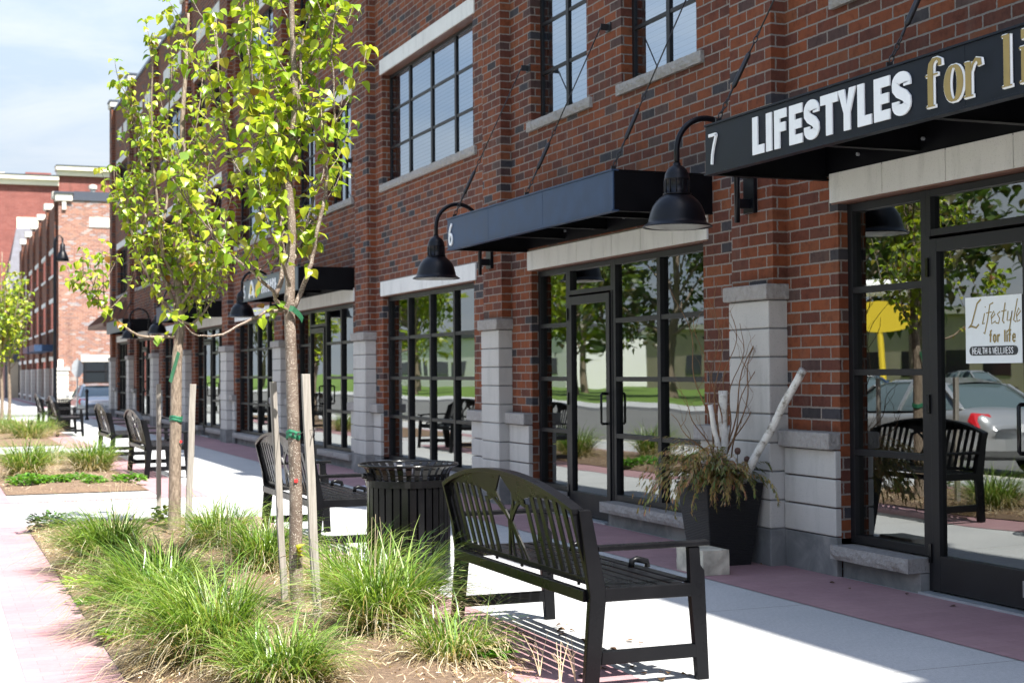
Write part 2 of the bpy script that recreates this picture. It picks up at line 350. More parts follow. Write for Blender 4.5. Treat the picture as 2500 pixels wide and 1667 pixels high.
L(nt, mixc(nt, hz, sky.outputs[0], cc_), bg.inputs[0]); bg.inputs[1].default_value = .135
L(nt, bg.outputs[0], out.inputs[0])
sd = bpy.data.lights.new('sun', 'SUN'); sd.energy = 5.0; sd.angle = R(.53); sd.color = (1.0, .955, .88)
so = bpy.data.objects.new('sun', sd); col.objects.link(so); so.rotation_euler = SUN.to_track_quat('Z', 'Y').to_euler(); so.location = (0, -10, 30)
YAW, PITCH, ROLL = R(21.5988), R(1.17), .007
cd = bpy.data.cameras.new('camera'); cam = bpy.data.objects.new('camera', cd); col.objects.link(cam); scene.camera = cam
fw = Vector((math.sin(YAW)*math.cos(PITCH), math.cos(YAW)*math.cos(PITCH), math.sin(PITCH)))
r0 = Vector((math.cos(YAW), -math.sin(YAW), 0)); u0 = r0.cross(fw)
rt = r0*math.cos(ROLL) - u0*math.sin(ROLL); up = r0*math.sin(ROLL) + u0*math.cos(ROLL)
cam.matrix_world = Matrix((( rt.x, up.x, -fw.x, 0), (rt.y, up.y, -fw.y, 0), (rt.z, up.z, -fw.z, 1.42), (0,0,0,1)))
cd.lens = 3600/2500*36; cd.sensor_width = 36; cd.clip_start = .05; cd.clip_end = 2000
cd.dof.use_dof = True; cd.dof.focus_distance = 8.7; cd.dof.aperture_fstop = 4.2; cd.dof.aperture_blades = 0
scene.view_settings.view_transform = 'Standard'; scene.view_settings.look = 'None'; scene.view_settings.exposure = 1.6; scene.view_settings.gamma = 1
scene.cycles.max_bounces = 10; scene.cycles.transparent_max_bounces = 16; scene.cycles.transmission_bounces = 4; scene.cycles.glossy_bounces = 4; scene.cycles.diffuse_bounces = 4
scene.cycles.caustics_reflective = False; scene.cycles.caustics_refractive = False; scene.cycles.use_denoising = True; scene.cycles.sample_clamp_indirect = 8
# ------------------------------------------------------------------ the ground
def sheet(name, x0, x1, y0, y1, z, mat, kind='structure'):
    return tag(MB().quad((x0,y0,z),(x1,y0,z),(x1,y1,z),(x0,y1,z)).build(name, mat), kind=kind)
sheet('ground', -900, 900, -300, 1500, -.50, M['lawn'])
sheet('road', -13.2, -1.2, -60, 400, -.145, M['asphalt'])
tag(MB().box(-.95, 6.4, -30, 52.4, -.45, 0).build('sidewalk', M['sidewalk_concrete']), kind='structure')
tag(MB().box(-1.2, -.954, -60, 52.4, -.45, -.004).build('kerb', M['white_stone'], bevel=.02), kind='structure')
sheet('cross_street', -1.19, 60, 52.41, 70.2, -.36, M['asphalt'])
tag(MB().box(-.95, 5.9, 70.2, 200, -.48, -.10).build('far_sidewalk', M['sidewalk_concrete']), kind='structure')
tag(MB().box(-17, -13.2, -60, 400, -.49, -.02).build('far_side_pavement', M['sidewalk_concrete']), kind='structure')
tag(MB().box(-60, -17.004, -60, 400, -.49, -.05).build('lawn', M['lawn']), kind='structure')
def strip(x0, x1, y0, y1, z=.004): return tag(MB().quad((x0,y0,z),(x1,y0,z),(x1,y1,z),(x0,y1,z)).build('red_paving_strip', M['red_paving']), kind='structure')
strip(4.93, 5.8, -10, 51.4)
strip(4.93, 5.3, 70.4, 130, -.096)
BEDS = [(-2.0, 14.45), (18.35, 27.2), (30.8, 48.0)]
for a, b in BEDS:
    strip(.42, .85, a-1, b+.0); strip(2.50, 3.05, a-1, b+.0)
    strip(.42, 3.05, b, b+.13); strip(.42, 3.05, a-1.13, a-1)
    # the mulch bed: a lumpy sheet
    mb = MB(); nx = 16; ny = int((b-a)/.11)
    for j in range(ny+1):
        for i in range(nx+1):
            x = .85 + 1.65*i/nx; y = a + (b-a)*j/ny
            e = min(i, nx-i, j, ny-j)
            z = .012 + (0 if e == 0 else .018 + .022*(noise.noise((x*3, y*3, 0))+.6) + .012*noise.noise((x*14, y*14, 3)) + .02*min(e, 4)/4)
            mb.v.append((x, y, z))
    for j in range(ny):
        for i in range(nx):
            k = j*(nx+1)+i; mb.f.append((k, k+1, k+nx+2, k+nx+1))
    tag(mb.build('planting_bed', M['mulch_soil'], smooth=True), kind='structure')
# chips and straw on the mulch
mb = MB(); rnd = random.Random(3)
for a, b, n in ((5.0, 14.4, 16000), (18.4, 27.1, 3000)):
    for i in range(n):
        x = rnd.uniform(.84, 2.52); y = rnd.uniform(a, b); t = rnd.uniform(0, 6.28); l = rnd.uniform(.008, .03) if rnd.random() < .7 else rnd.uniform(.04, .12); w_ = rnd.uniform(.002, .008) if l < .03 else .0016
        z = .045 + rnd.uniform(0, .03); dz = rnd.uniform(-.4, .4)*l
        dx, dy = math.cos(t)*l/2, math.sin(t)*l/2; px, py = -math.sin(t)*w_/2, math.cos(t)*w_/2
        c = rnd.choice([(.36,.25,.14),(.46,.36,.22),(.20,.12,.07),(.60,.50,.36),(.28,.17,.10),(.66,.58,.45),(.55,.44,.30)])
        mb.add([(x-dx-px,y-dy-py,z-dz),(x+dx-px,y+dy-py,z+dz),(x+dx+px,y+dy+py,z+dz+.002),(x-dx+px,y-dy+py,z-dz+.002)], [(0,1,2,3)], c)
tag(mb.build('bark_mulch_chips', M['dry_foliage']), kind='stuff')
# ------------------------------------------------------------------ main brick building
XW, XP, XG = 5.82, 5.70, 5.92
BY0, BY1, TOP = -14.0, 51.3, 10.25
bld = thing('brick_building', (5.82, 18, 0), 'long three storey red brick shop building with pale stone bases and black canopies', 'building')
PIL = [(-1.0,-.4),(4.05,4.65),(9.24,9.83),(14.69,15.24),(19.86,20.5),(25.2,25.85),(30.2,30.85),(35.4,36.0),(40.75,41.35),(46.0,46.6),(50.7,51.3)]
# (y0, y1, is_door_bay)
BAYS = [(4.95,8.59,1),(10.49,14.14,1),(15.87,19.51,0),(21.05,24.75,1),(26.4,29.93,0),(31.3,34.9,1),(36.5,40.1,0),(41.9,45.4,1),(47.1,50.2,0)]
KZ = {0: 1.04}   # the nearest shopfront is slightly taller
ops = []; wins = []
for k, (a, b, d) in enumerate(BAYS):
    s = KZ.get(k, 1)
    ops.append((a, b, -.01, 2.465*s))
    if d:
        up2 = [(a+.08, a+1.48), (b-1.42, b-.02)]
    else: up2 = [(a, b)]
    for (p, q) in up2:
        ops.append((p, q, 4.0, 5.53)); ops.append((p, q, 7.05, 8.28)); wins.append((p, q, 4.0, 5.53, d)); wins.append((p, q, 7.05, 8.28, d))
# wall sheet with openings and reveals
wall = MB()
ys = sorted(set([BY0, BY1] + [o[0] for o in ops] + [o[1] for o in ops])); zs = sorted(set([-.4, TOP] + [o[2] for o in ops] + [o[3] for o in ops]))
for i in range(len(ys)-1):
    yc = (ys[i]+ys[i+1])/2; run = None
    for j in range(len(zs)-1):
        zc = (zs[j]+zs[j+1])/2
        if any(o[0] < yc < o[1] and o[2] < zc < o[3] for o in ops): continue
        wall.quad((XW,ys[i+1],zs[j]),(XW,ys[i],zs[j]),(XW,ys[i],zs[j+1]),(XW,ys[i+1],zs[j+1]))
for a, b, z0, z1 in ops:
    x1 = XW+.22
    wall.quad((XW,a,z0),(x1,a,z0),(x1,a,z1),(XW,a,z1)); wall.quad((x1,b,z0),(XW,b,z0),(XW,b,z1),(x1,b,z1))
    wall.quad((XW,a,z1),(x1,a,z1),(x1,b,z1),(XW,b,z1)); wall.quad((x1,a,z0),(XW,a,z0),(XW,b,z0),(x1,b,z0))
wall.quad((XW,BY1,-.4),(XW,BY1,TOP),(17,BY1,TOP),(17,BY1,-.4)); wall.quad((XW,BY0,-.4),(17,BY0,-.4),(17,BY0,TOP),(XW,BY0,TOP))
wall.quad((17,BY0,-.4),(17,BY1,-.4),(17,BY1,TOP),(17,BY0,TOP))
wall.build('brick_wall', M['red_brick'], bld)
inn = MB()
inn.box(XW+.3, 16.9, BY0+.1, BY1-.1, 2.95, 3.25); inn.box(XW+.3, 16.9, BY0+.1, BY1-.1, 6.3, 6.6); inn.box(XW+.005, 17.0, BY0, BY1, TOP-.25, TOP-.05)
inn.box(9.8, 10.0, BY0+.1, BY1-.1, -.02, 9.9); inn.box(XW+.23, 9.8, BY0+.1, BY1-.1, -.05, -.012)
for a, b in PIL[1:]: inn.box(XW+.23, 9.79, (a+b)/2-.1, (a+b)/2+.1, -.01, 9.95)
inn.build('interior_walls', M['interior'], bld)
cp = MB(); cp.box(XW-.06, XW+.3, BY0, BY1, TOP, TOP+.07); cp.build('parapet_coping', M['blue_coping'], bld, bevel=.01)
# pilasters
def courses(mb, x0, x1, y0, y1, z0, z1, h=.2, gap=.010, inset=.006):
    n = max(1, round((z1-z0)/h)); h = (z1-z0)/n
    for i in range(n): mb.box(x0, x1, y0, y1, z0+i*h+gap/2, z0+(i+1)*h-gap/2)
    return mb
for k, (a, b) in enumerate(PIL):
    s = 1.03 if k == 2 else 1.0
    c0 = 1.985*s; c1 = c0-.115
    shaft = MB().box(XP, XW+.01, a, b, c0, TOP+.12).build('pilaster', M['red_brick'], bld)
    st = MB(); courses(st, 5.662, XW+.008, a+.01, b-.01, .27, c1)
    st.build('stone_base', M['cast_stone'], shaft, bevel=.009)
    MB().box(5.675, XW+.006, a+.016, b-.016, .26, c1).build('mortar_core', M['foundation_concrete'], shaft)
    MB().box(5.625, XW+.012, a-.02, b+.02, c1+.003, c0).build('stone_cap', M['rock_face_stone'], shaft, bevel=.012)
    MB().box(5.658, XW+.007, a+.004, b-.004, -.05, .268).build('footing', M['foundation_concrete'], shaft, bevel=.008)
    MB().box(XP-.05, XW+.35, a-.05, b+.05, TOP+.12, TOP+.30).build('pier_cap', M['white_stone'], shaft, bevel=.02)
    MB().box(XP-.07, XW+.37, a-.07, b+.07, TOP+.302, TOP+.36).build('cap_flashing', M['dark_coping'], shaft)
# low stone wainscot, sills, lintels, foundation
edges = []
for k, (a, b, d) in enumerate(BAYS):
    pl = max([p for p in PIL if p[1] <= a+.01], key=lambda p: p[1]); ph = min([p for p in PIL if p[0] >= b-.01], key=lambda p: p[0])
    for (p, q) in ((pl[1], a), (b, ph[0])):
        st = MB(); courses(st, XW-.045, XW+.17, p+.001, q, .27, .865)
        st.build('stone_wainscot', M['cast_stone'], bld, bevel=.009)
        MB().box(XW-.10, XW+.16, p+.001, q+(.02 if q == a else 0), .868, .985).build('wainscot_cap', M['rock_face_stone'], bld, bevel=.012)
        MB().box(XW-.04, XW+.165, p, q, -.05, .268).build('foundation', M['foundation_concrete'], bld, bevel=.006)
    s = KZ.get(k, 1)
    y0, y1 = a-.09, b+.08; n = 7; zz0, zz1 = 2.47*s, 2.665*s
    lb = MB(); cuts = [y0 + (y1-y0)*t for t in (0,.155,.31,.465,.51,.67,.84,1)]
    for i in range(len(cuts)-1): lb.box(XW-.018, XW+.2, cuts[i]+.003, cuts[i+1]-.003, zz0, zz1)
    lb.build('stone_lintel', M['lintel_stone'], bld, bevel=.003)
    MB().box(XW-.006, XW+.19, y0+.01, y1-.01, zz0-.012, zz0-.001).build('lintel_plate', M['brown_metal'], bld)
def sill(y0, y1, z0, z1, x0=XW-.10):
    mb = MB(); n = max(1, round((y1-y0)/1.05)); h = (y1-y0)/n
    for i in range(n):
        # rock-faced front edge
        ya, yb = y0+i*h+.004, y0+(i+1)*h-.004; m = 14
        vs = []; fs = []
        for j in range(m+1):
            y = ya+(yb-ya)*j/m
            for t in range(4):
                zz = z0+.004+(z1-z0-.004)*t/3
                xx = x0 + (.012*noise.noise((y*17, zz*30, 1.3)) + (.006 if t in (1,2) else .016) if 0 < j < m else .016)
                vs.append((xx, y, zz))
        b0 = len(vs)
        for j in range(m+1):
            y = ya+(yb-ya)*j/m; vs.append((XW+.15, y, z0+.004)); vs.append((XW+.15, y, z1))
        for j in range(m):
            for t in range(3): fs.append((j*4+t, j*4+t+1, (j+1)*4+t+1, (j+1)*4+t))
            fs.append((j*4+3, b0+2*j+1, b0+2*j+3, (j+1)*4+3)); fs.append((j*4, (j+1)*4, b0+2*j+2, b0+2*j))
        fs.append((0,1,2,3,b0+1,b0)[::-1]); q = m*4; fs.append((q,q+1,q+2,q+3,b0+2*m+1,b0+2*m))
        mb.add(vs, fs)
    return mb
for (p, q, z0, z1, d) in wins:
    sill(p-.13, q+.06, z0-.10, z0+.002, XW-.05).build('window_sill', M['rock_face_stone'], bld)
    lb = MB(); n = 7 if not d else 3
    for i in range(n): lb.box(XW-.016, XW+.2, p-.08+(q-p+.16)*i/n+.002, p-.08+(q-p+.16)*(i+1)/n-.002, z1+.002, z1+.2)
    lb.build('stone_lintel', M['lintel_stone'], bld, bevel=.003)
    MB().box(XW-.006, XW+.19, p-.07, q+.07, z1-.012, z1-.001).build('lintel_plate', M['brown_metal'], bld)
for a, b, d in BAYS:
    for t in (.10, .58):
        MB().box(XW-.015, XW+.05, a+(b-a)*t, a+(b-a)*(t+.32), 9.10, 9.45).build('stone_panel', M['lintel_stone'], bld, bevel=.006)
# windows
def glazing(y0, y1, z0, z1, vs, hs, mat, gname, fr=.055, mw=.031, mh=.021, name='window', parent=None, depth=(5.895, 5.985), xgl=5.932, proud=.008):
    """vs: mullion centres in y, hs: bar centres in z"""
    x0, x1 = depth; f = MB()
    f.box(x0, x1, y0, y0+fr, z0, z1); f.box(x0, x1, y1-fr, y1, z0, z1); f.box(x0+.001, x1-.001, y0+fr, y1-fr, z1-fr, z1-.001); f.box(x0+.001, x1-.001, y0+fr, y1-fr, z0+.001, z0+fr)
    for v in vs: f.box(x0+.003-proud, x1-.003, v-mw, v+mw, z0+fr, z1-fr)
    yy = [y0+fr] + [v for v in vs] + [y1-fr]
    for h in hs:
        for i in range(len(yy)-1):
            a = yy[i]+(mw if i else 0); b = yy[i+1]-(mw if i < len(yy)-2 else 0)
            f.box(x0+.006-proud*.6, x1-.01, a, b, h-mh, h+mh)
    o = f.build(name, mat, parent, bevel=.002)
    g = MB().quad((xgl,y1-.02,z0+.02),(xgl,y0+.02,z0+.02),(xgl,y0+.02,z1-.02),(xgl,y1-.02,z1-.02)).build('glass_pane', gname, o)
    return o
for i, (p, q, z0, z1, d) in enumerate(wins):
    n = 4 if not d else 2
    o = glazing(p, q, z0, z1, [p+(q-p)*k/n for k in range(1, n)], [z0+(z1-z0)*k/3 for k in (1,2)], M['window_frame_metal'], M['upper_glass'], fr=.05, mw=.031, mh=.017, parent=bld, depth=(5.93,5.975), xgl=5.946, proud=.006)
    MB().quad((6.03,q,z0),(6.03,p,z0),(6.03,p,z1),(6.03,q,z1)).build('blind', M['white_blind'], o)
for k, (a, b, d) in enumerate(BAYS):
    s = KZ.get(k, 1); zt = 2.455*s; HS = [z*s for z in (.297, .822, 1.345, 1.885)]; hs = HS[1:]
    zb = .225*s
    if not d:
        glazing(a, b, zb, zt, [a+(b-a)*t/4 for t in (1,2,3)], hs, M['window_frame_metal'], M['shop_glass'], parent=bld)
        sill(a-.02, b+.02, .125, .222).build('window_sill', M['rock_face_stone'], bld)
        MB().box(XW+.01, XW+.14, a, b, -.05, .124).build('foundation', M['foundation_concrete'], bld)
    else:
        if k == 0: dl, dh, hi = 6.74, 7.69, 7.76
        else: dl, dh, hi = b-1.76, b-.80, b-.74
        glazing(hi-.03, b, zb, zt, [], hs, M['window_frame_metal'], M['shop_glass'], parent=bld)
        m_ = dl-.10
        glazing(a, dl-.03, zb, zt, [a+(dl-.03-a)*.5], hs, M['window_frame_metal'], M['shop_glass'], parent=bld)
        for p, q in ((hi-.02, b+.02), (a-.02, dl-.04)):
            sill(p, q, .125, .222).build('window_sill', M['rock_face_stone'], bld)
            MB().box(XW+.01, XW+.14, p, q, -.05, .124).build('foundation', M['foundation_concrete'], bld)
        # transom light over the door
        glazing(dl-.03, hi-.03, 2.17*s, zt, [], [], M['window_frame_metal'], M['shop_glass'], fr=.045, parent=bld, name='transom_window')
        dr = MB(); x0, x1 = 5.875, 5.93
        dr.box(x0, x1, dl+.01, dl+.085, .03, 2.15*s); dr.box(x0, x1, dh-.085, dh-.01, .03, 2.15*s)
        dr.box(x0+.001, x1-.001, dl+.085, dh-.085, 2.07*s, 2.149*s); dr.box(x0+.001, x1-.001, dl+.085, dh-.085, .031, .25)
        do = dr.build('door', M['window_frame_metal'], bld, bevel=.002)
        jb = MB().box(5.89, 5.985, dh, hi-.031, -.01, 2.168*s).box(5.89, 5.985, dl-.029, dl+.001, -.01, 2.168*s)
        jb.build('door_frame', M['window_frame_metal'], bld)
        MB().quad((5.905,dh-.05,.1),(5.905,dl+.05,.1),(5.905,dl+.05,2.1*s),(5.905,dh-.05,2.1*s)).build('glass_pane', M['shop_glass'], do)
        hd = MB(); yh = dl+.055
        hd.tube([(x0, yh, .93), (x0-.055, yh, .93), (x0-.065, yh, .94), (x0-.065, yh, 1.20), (x0-.055, yh, 1.21), (x0, yh, 1.21)], .012, 8)
        hd.build('handle', M['bin_paint'], do, smooth=True)
        for z in (.25, 1.15, 1.98): MB().box(x0-.012, x0+.01, dh-.012, dh+.014, z*s-.06, z*s+.06).build('hinge', M['bin_paint'], do)
        MB().box(5.80, 6.0, dl-.02, hi-.03, -.05, .018).build('threshold', M['gray_sign'], do)
# ------------------------------------------------------------------ canopies, rods, letters
def ribbon(mb, pts, w, x, th, yL, z0, sx=1, sz=1, closed=False, ws=None, k=[0]):
    """flat stroke of half width w along 2-D pts (u right, v up) on a panel facing -x; prism of thickness th"""
    k[0] = (k[0]+1) % 9; x = x - k[0]*.00018
    P2 = [Vector((p[0]*sx, p[1]*sz)) for p in pts]; m = len(P2); L_ = []; R_ = []
    for i in range(m):
        a = P2[(i-1) % m] if (closed or i > 0) else P2[i]; b = P2[(i+1) % m] if (closed or i < m-1) else P2[i]
        d = (b-a); d = d.normalized() if d.length > 0 else Vector((1,0)); n = Vector((-d.y, d.x)); ww = ws[i] if ws else w
        L_.append(P2[i]+n*ww); R_.append(P2[i]-n*ww)
    vs = []
    for i in range(m):
        for q, xx in ((L_[i], x-th), (R_[i], x-th), (L_[i], x), (R_[i], x)): vs.append((xx, yL-q.x, z0+q.y))
    fs = []
    for i in range(m if closed else m-1):
        a = 4*i; b = 4*((i+1) % m)
        fs += [(a, b, b+1, a+1), (a+2, b+2, b, a), (a+1, b+1, b+3, a+3)]
    if not closed: fs += [(0,1,3,2), (4*(m-1)+2, 4*(m-1)+3, 4*(m-1)+1, 4*(m-1))]
    mb.add(vs, fs)
def arc(cx, cy, rx, ry, a0, a1, n=12): return [(cx+rx*math.cos(R(a0+(a1-a0)*i/n)), cy+ry*math.sin(R(a0+(a1-a0)*i/n))) for i in range(n+1)]
def block_letter(ch, u0, u1, x, yL, z0, h, mat, parent, st=.042, th=.009):
    w = u1-u0; mb = MB(); hs = st*.9
    def rect(a, b, c, d):  # u0,u1,v0,v1 in metres
        mb.box(x-th, x, yL-(u0+b), yL-(u0+a), z0+c, z0+d)
    def poly(ps):
        n = len(ps); vs = [(x-th, yL-(u0+p[0]), z0+p[1]) for p in ps]+[(x, yL-(u0+p[0]), z0+p[1]) for p in ps]
        mb.add(vs, [tuple(range(n))[::-1]]+[(i, (i+1) % n, n+(i+1) % n, n+i) for i in range(n)])
    if ch == 'L': poly([(0,0),(w,0),(w,hs),(st,hs),(st,h),(0,h)])
    elif ch == 'I': rect(0, w, 0, h)
    elif ch == 'F': poly([(0,0),(st,0),(st,h*.42),(w*.92,h*.42),(w*.92,h*.42+hs),(st,h*.42+hs),(st,h-hs),(w,h-hs),(w,h),(0,h)])
    elif ch == 'E': poly([(0,0),(w,0),(w,hs),(st,hs),(st,h*.5-hs/2),(w*.92,h*.5-hs/2),(w*.92,h*.5+hs/2),(st,h*.5+hs/2),(st,h-hs),(w,h-hs),(w,h),(0,h)])
    elif ch == 'T': poly([(w/2-st/2,0),(w/2+st/2,0),(w/2+st/2,h-hs),(w,h-hs),(w,h),(0,h),(0,h-hs),(w/2-st/2,h-hs)])
    elif ch == 'Y': poly([(w/2-st/2,0),(w/2+st/2,0),(w/2+st/2,h*.42),(w,h),(w-st*1.02,h),(w/2,h*.60),(st*1.02,h),(0,h),(w/2-st/2,h*.42)])
    elif ch == 'S':
        r = (w-st)/2; c = w/2; q = h*.26
        pts = [(c+r, h*.66), (c+r, h-q)] + arc(c, h-q, r, q-st/2, 0, 180, 10) + [(c-r, h*.64)] + [(c-r*.55, h*.55), (c+r*.55, h*.44)] + [(c+r, h*.34)] + arc(c, q, r, q-st/2, 0, -180, 10) + [(c-r, h*.34)]
        ribbon(mb, [(u0+p[0], p[1]) for p in pts], st/2, x, th, yL, z0)
    mb.build('letter_'+ch.lower(), mat, parent)
def digit(ch, u0, w, h, x, yL, z0, mat, parent, st=.011):
    mb = MB()
    if ch == '7': ribbon(mb, [(0,h-st),(w-st,h-st),(w-st*.6,h-st*1.2),(w*.62,h*.6),(w*.42,h*.3),(w*.36,0)], st, x, .012, yL-u0, z0)
    elif ch == '6': ribbon(mb, [(w*.78,h),(w*.45,h*.88),(w*.15,h*.62)]+arc(w*.5,h*.3,w*.5-st,h*.3-st,160,500,22), st, x, .012, yL-u0, z0)
    elif ch == '5': ribbon(mb, [(w*.9,h-st),(w*.2,h-st),(w*.15,h*.55)]+arc(w*.48,h*.32,w*.45,h*.32-st,120,-140,16), st, x, .012, yL-u0, z0)
    elif ch == '4': ribbon(mb, [(w*.7,0),(w*.7,h),(0,h*.3),(w,h*.3)], st, x, .012, yL-u0, z0)
    mb.build('house_number', mat, parent)
def canopy(y0, y1, z0, z1, xf, rods, label, fm='canopy_steel_sky_reflect'):
    root = thing('sign_canopy', (XW, (y0+y1)/2, z0), label, 'canopy', 'steel canopies over the shop doors')
    f = MB(); t = .012
    f.box(xf, xf+t, y0, y1, z0, z1)
    f.box(xf-.012, xf+.05, y0-.004, y1+.004, z1+.0005, z1+.012); f.box(xf-.012, xf+.05, y0-.004, y1+.004, z0-.012, z0-.0005)
    for t_ in (.36, .70): f.box(xf-.0012, xf, y0+(y1-y0)*t_-.0015, y0+(y1-y0)*t_+.0015, z0+.001, z1-.001)
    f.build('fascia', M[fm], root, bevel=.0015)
    s = MB(); s2 = MB()
    for y in (y0, y1): (s if y == y0 else s2).box(xf+t+.001, XW-.001, y+(0 if y == y0 else -t), y+(t if y == y0 else 0), z0, z1)
    for y in (y0, y1): (s if y == y0 else s2).box(xf+.051, XW-.001, y-.004+(0 if y == y0 else -.04), y+.004+(.04 if y == y0 else 0), z1+.0005, z1+.010); 
    for y in (y0, y1): (s if y == y0 else s2).box(xf+.051, XW-.001, y-.004+(0 if y == y0 else -.04), y+.004+(.04 if y == y0 else 0), z0-.010, z0-.0005)
    s.build('side_plate', M['canopy_dark'], root); s2.build('side_plate', M['canopy_dark'], root)
    d = MB(); d.box(xf+t+.001, XW-.001, y0+t+.001, y1-t-.001, z1-.04, z1-.02)
    d.build('roof_deck', M['canopy_dark'], root)
    b = MB()
    for k in range(1, 4):
        y = y0+(y1-y0)*k/4; b.box(xf+t+.002, XW-.002, y-.004, y+.004, z0+.06, z1-.041); b.box(xf+t+.002, XW-.002, y-.03, y+.03, z0+.05, z0+.059)
    b.box(XW-.016, XW-.002, y0+t+.002, y1-t-.002, z0+.02, z1-.042); b.build('cross_beam', M['canopy_dark'], root)
    bo = MB()
    for k in range(6):
        y = y0+(y1-y0)*(k+.4)/6; bo.tube([(XW-.017, y, z0+.12), (XW-.034, y, z0+.12)], .012, 6)
    bo.build('bolts', M['gray_sign'], root)
    for y in rods:
        r = MB(); A = Vector((xf+.05, y, z1+.012)); B = Vector((XW-.08, y, z1+1.58)); D = B-A
        MB().box(A.x-.02, A.x+.02, y-.006, y+.006, z1+.012, z1+.05).build('rod_lug', M['chain_metal'], root)
        def pt(t): return A+D*t+Vector((0,0,.03))
        def link(t0, t1, ang):   # an oval chain link
            c = (pt(t0)+pt(t1))/2; l = (pt(t1)-pt(t0)).length/2; e = D.normalized(); s_ = Vector((0,1,0)) if ang else e.cross(Vector((0,1,0))).normalized()
            ps = [c+e*(l*math.cos(a_))+s_*(.013*math.sin(a_)) for a_ in [2*math.pi*i/10 for i in range(11)]]
            r.tube(ps, .0042, 6, cap=False)
        for i in range(4): link(.005+i*.022, .033+i*.022, i % 2)
        r.tube([pt(.092), pt(.11), pt(.14)], [.006,.009,.006], 8); r.tube([pt(.14), pt(.15), pt(.20), pt(.285), pt(.30)], [.009,.018,.018,.018,.009], 8)
        r.tube([pt(.30), pt(.345)], [.006,.006], 8); link(.342, .372, 0); link(.368, .40, 1)
        r.tube([pt(.395), pt(.965)], .0058, 6)
        link(.965, .99, 1)
        r.build('hanger_rod', M['chain_metal'], root, smooth=True)
        w_ = MB(); w_.box(XW-.085, XW-.001, y-.004, y+.004, z1+1.57, z1+1.63); w_.box(XW-.012, XW-.0005, y-.05, y+.05, z1+1.56, z1+1.64)
        w_.build('wall_bracket', M['chain_metal'], root)
    return root
c7 = canopy(4.55, 8.73, 2.74, 3.055, 4.868, (8.64, 6.75, 4.75), 'black steel canopy with raised white and gold lettering above the nearest shop door', 'canopy_steel_tree_reflect')
xf = 4.866; z0 = 2.778; H = .238
digit('7', .035, .105, .205, xf, 8.70, 2.79, M['white_letter'], c7, .010)
# letter extents along the fascia (metres from the left end at y = 8.73)
LET = [('L',.625,.772),('I',.789,.862),('F',.885,1.030),('E',1.055,1.206),('S',1.218,1.385),('T',1.392,1.576),('Y',1.572,1.754),('L',1.763,1.901),('E',1.918,2.070),('S',2.083,2.255)]
for ch, a, b in LET: block_letter(ch, a, b-.008, xf, 8.73, z0, H, M['white_letter'], c7, st=.062 if ch != 'I' else .07)
def serif_word(items, x, yL, z0, root):
    for nm, strokes in items:
        for off, mat, dx, th in ((.0060, M['white_letter'], .0, .006), (0, M['gold_letter'], -.0085, .003)):
            mb = MB()
            for pts, ws in strokes:
                ww = [a+off for a in ws]
                ribbon(mb, pts, 0, x+dx, th, yL, z0, ws=ww)
            if off: # drop edge to the right
                for pts, ws in strokes: ribbon(mb, [(p[0]+.008, p[1]-.003) for p in pts], 0, x, .004, yL, z0, ws=[a+off for a in ws])
            mb.build('letter_'+nm, mat, root)
h = .245
def stem(u, v0, v1, w=.021): return [([(u, v0), (u, v1)], [w, w]), ([(u-.036, v0), (u+.036, v0)], [.003, .003])]
items = [
 ('f', stem(2.415, 0, h*.78) + [([(2.415,h*.74),(2.42,h*.88),(2.44,h*.965),(2.47,h*.985),(2.492,h*.93),(2.492,h*.82)], [.021,.019,.012,.006,.012,.013]), ([(2.375,h*.66),(2.475,h*.66)], [.004,.004])]),
 ('o', [(arc(2.60, h*.36, .052, h*.36, 90, 450, 24), [.004+.020*abs(math.sin(R(15*i)))for i in range(25)])]),
 ('r', stem(2.715, 0, h*.70) + [([(2.735,h*.5),(2.75,h*.64),(2.775,h*.72),(2.80,h*.68),(2.803,h*.57)], [.004,.006,.008,.014,.014]), ([(2.685,h*.69),(2.715,h*.69)], [.004,.004])]),
 ('l', stem(3.0, 0, h*1.02) + [([(2.965,h*1.0),(3.0,h*1.0)], [.004,.004])]),
 ('i', stem(3.125, 0, h*.68) + [([(3.09,h*.67),(3.125,h*.67)], [.004,.004]), ([(3.105,h*.93),(3.15,h*.93)], [.022,.022])]),
 ('f', stem(3.25, 0, h*.78) + [([(3.25,h*.74),(3.255,h*.88),(3.275,h*.965),(3.305,h*.985),(3.327,h*.93),(3.327,h*.82)], [.021,.019,.012,.006,.012,.013]), ([(3.21,h*.66),(3.31,h*.66)], [.004,.004])]),
 ('e', [([(3.385,h*.38),(3.485,h*.38)]+arc(3.435,h*.36,.052,h*.36,10,320,20), [.004,.004]+[.004+.018*abs(math.sin(R(15*i+20)))for i in range(21)])])]
serif_word(items, xf, 8.73, 2.785, c7)
c6 = canopy(10.33, 14.25, 2.672, 2.975, 4.94, (14.17, 12.22, 10.42), 'blank steel canopy, slate grey reflection painted in, with a white 6 over the middle shop door')
digit('6', .07, .11, .215, 4.938, 14.25, 2.70, M['white_letter'], c6, .0125)
c5 = canopy(20.97, 24.9, 2.64, 2.955, 4.97, (24.8, 22.9, 21.1), 'canopy with a painted-in grey reflection, a 5 and a yellow and white logo behind the nearest tree', 'canopy_steel_pale_reflect')
digit('5', .06, .11, .215, 4.968, 24.9, 2.68, M['white_letter'], c5, .0125)
mb = MB(); z0 = 2.68; yL = 24.9
ribbon(mb, [(.50,.0),(.56,.06),(.60,.13),(.66,.20),(.72,.235),(.78,.2),(.83,.13),(.87,.06),(.93,.0)], .04, 4.968, .012, yL, z0)
ribbon(mb, [(.60,.06),(.82,.06)], .04, 4.968, .01, yL, z0); mb.build('logo_letter', M['white_letter'], c5)
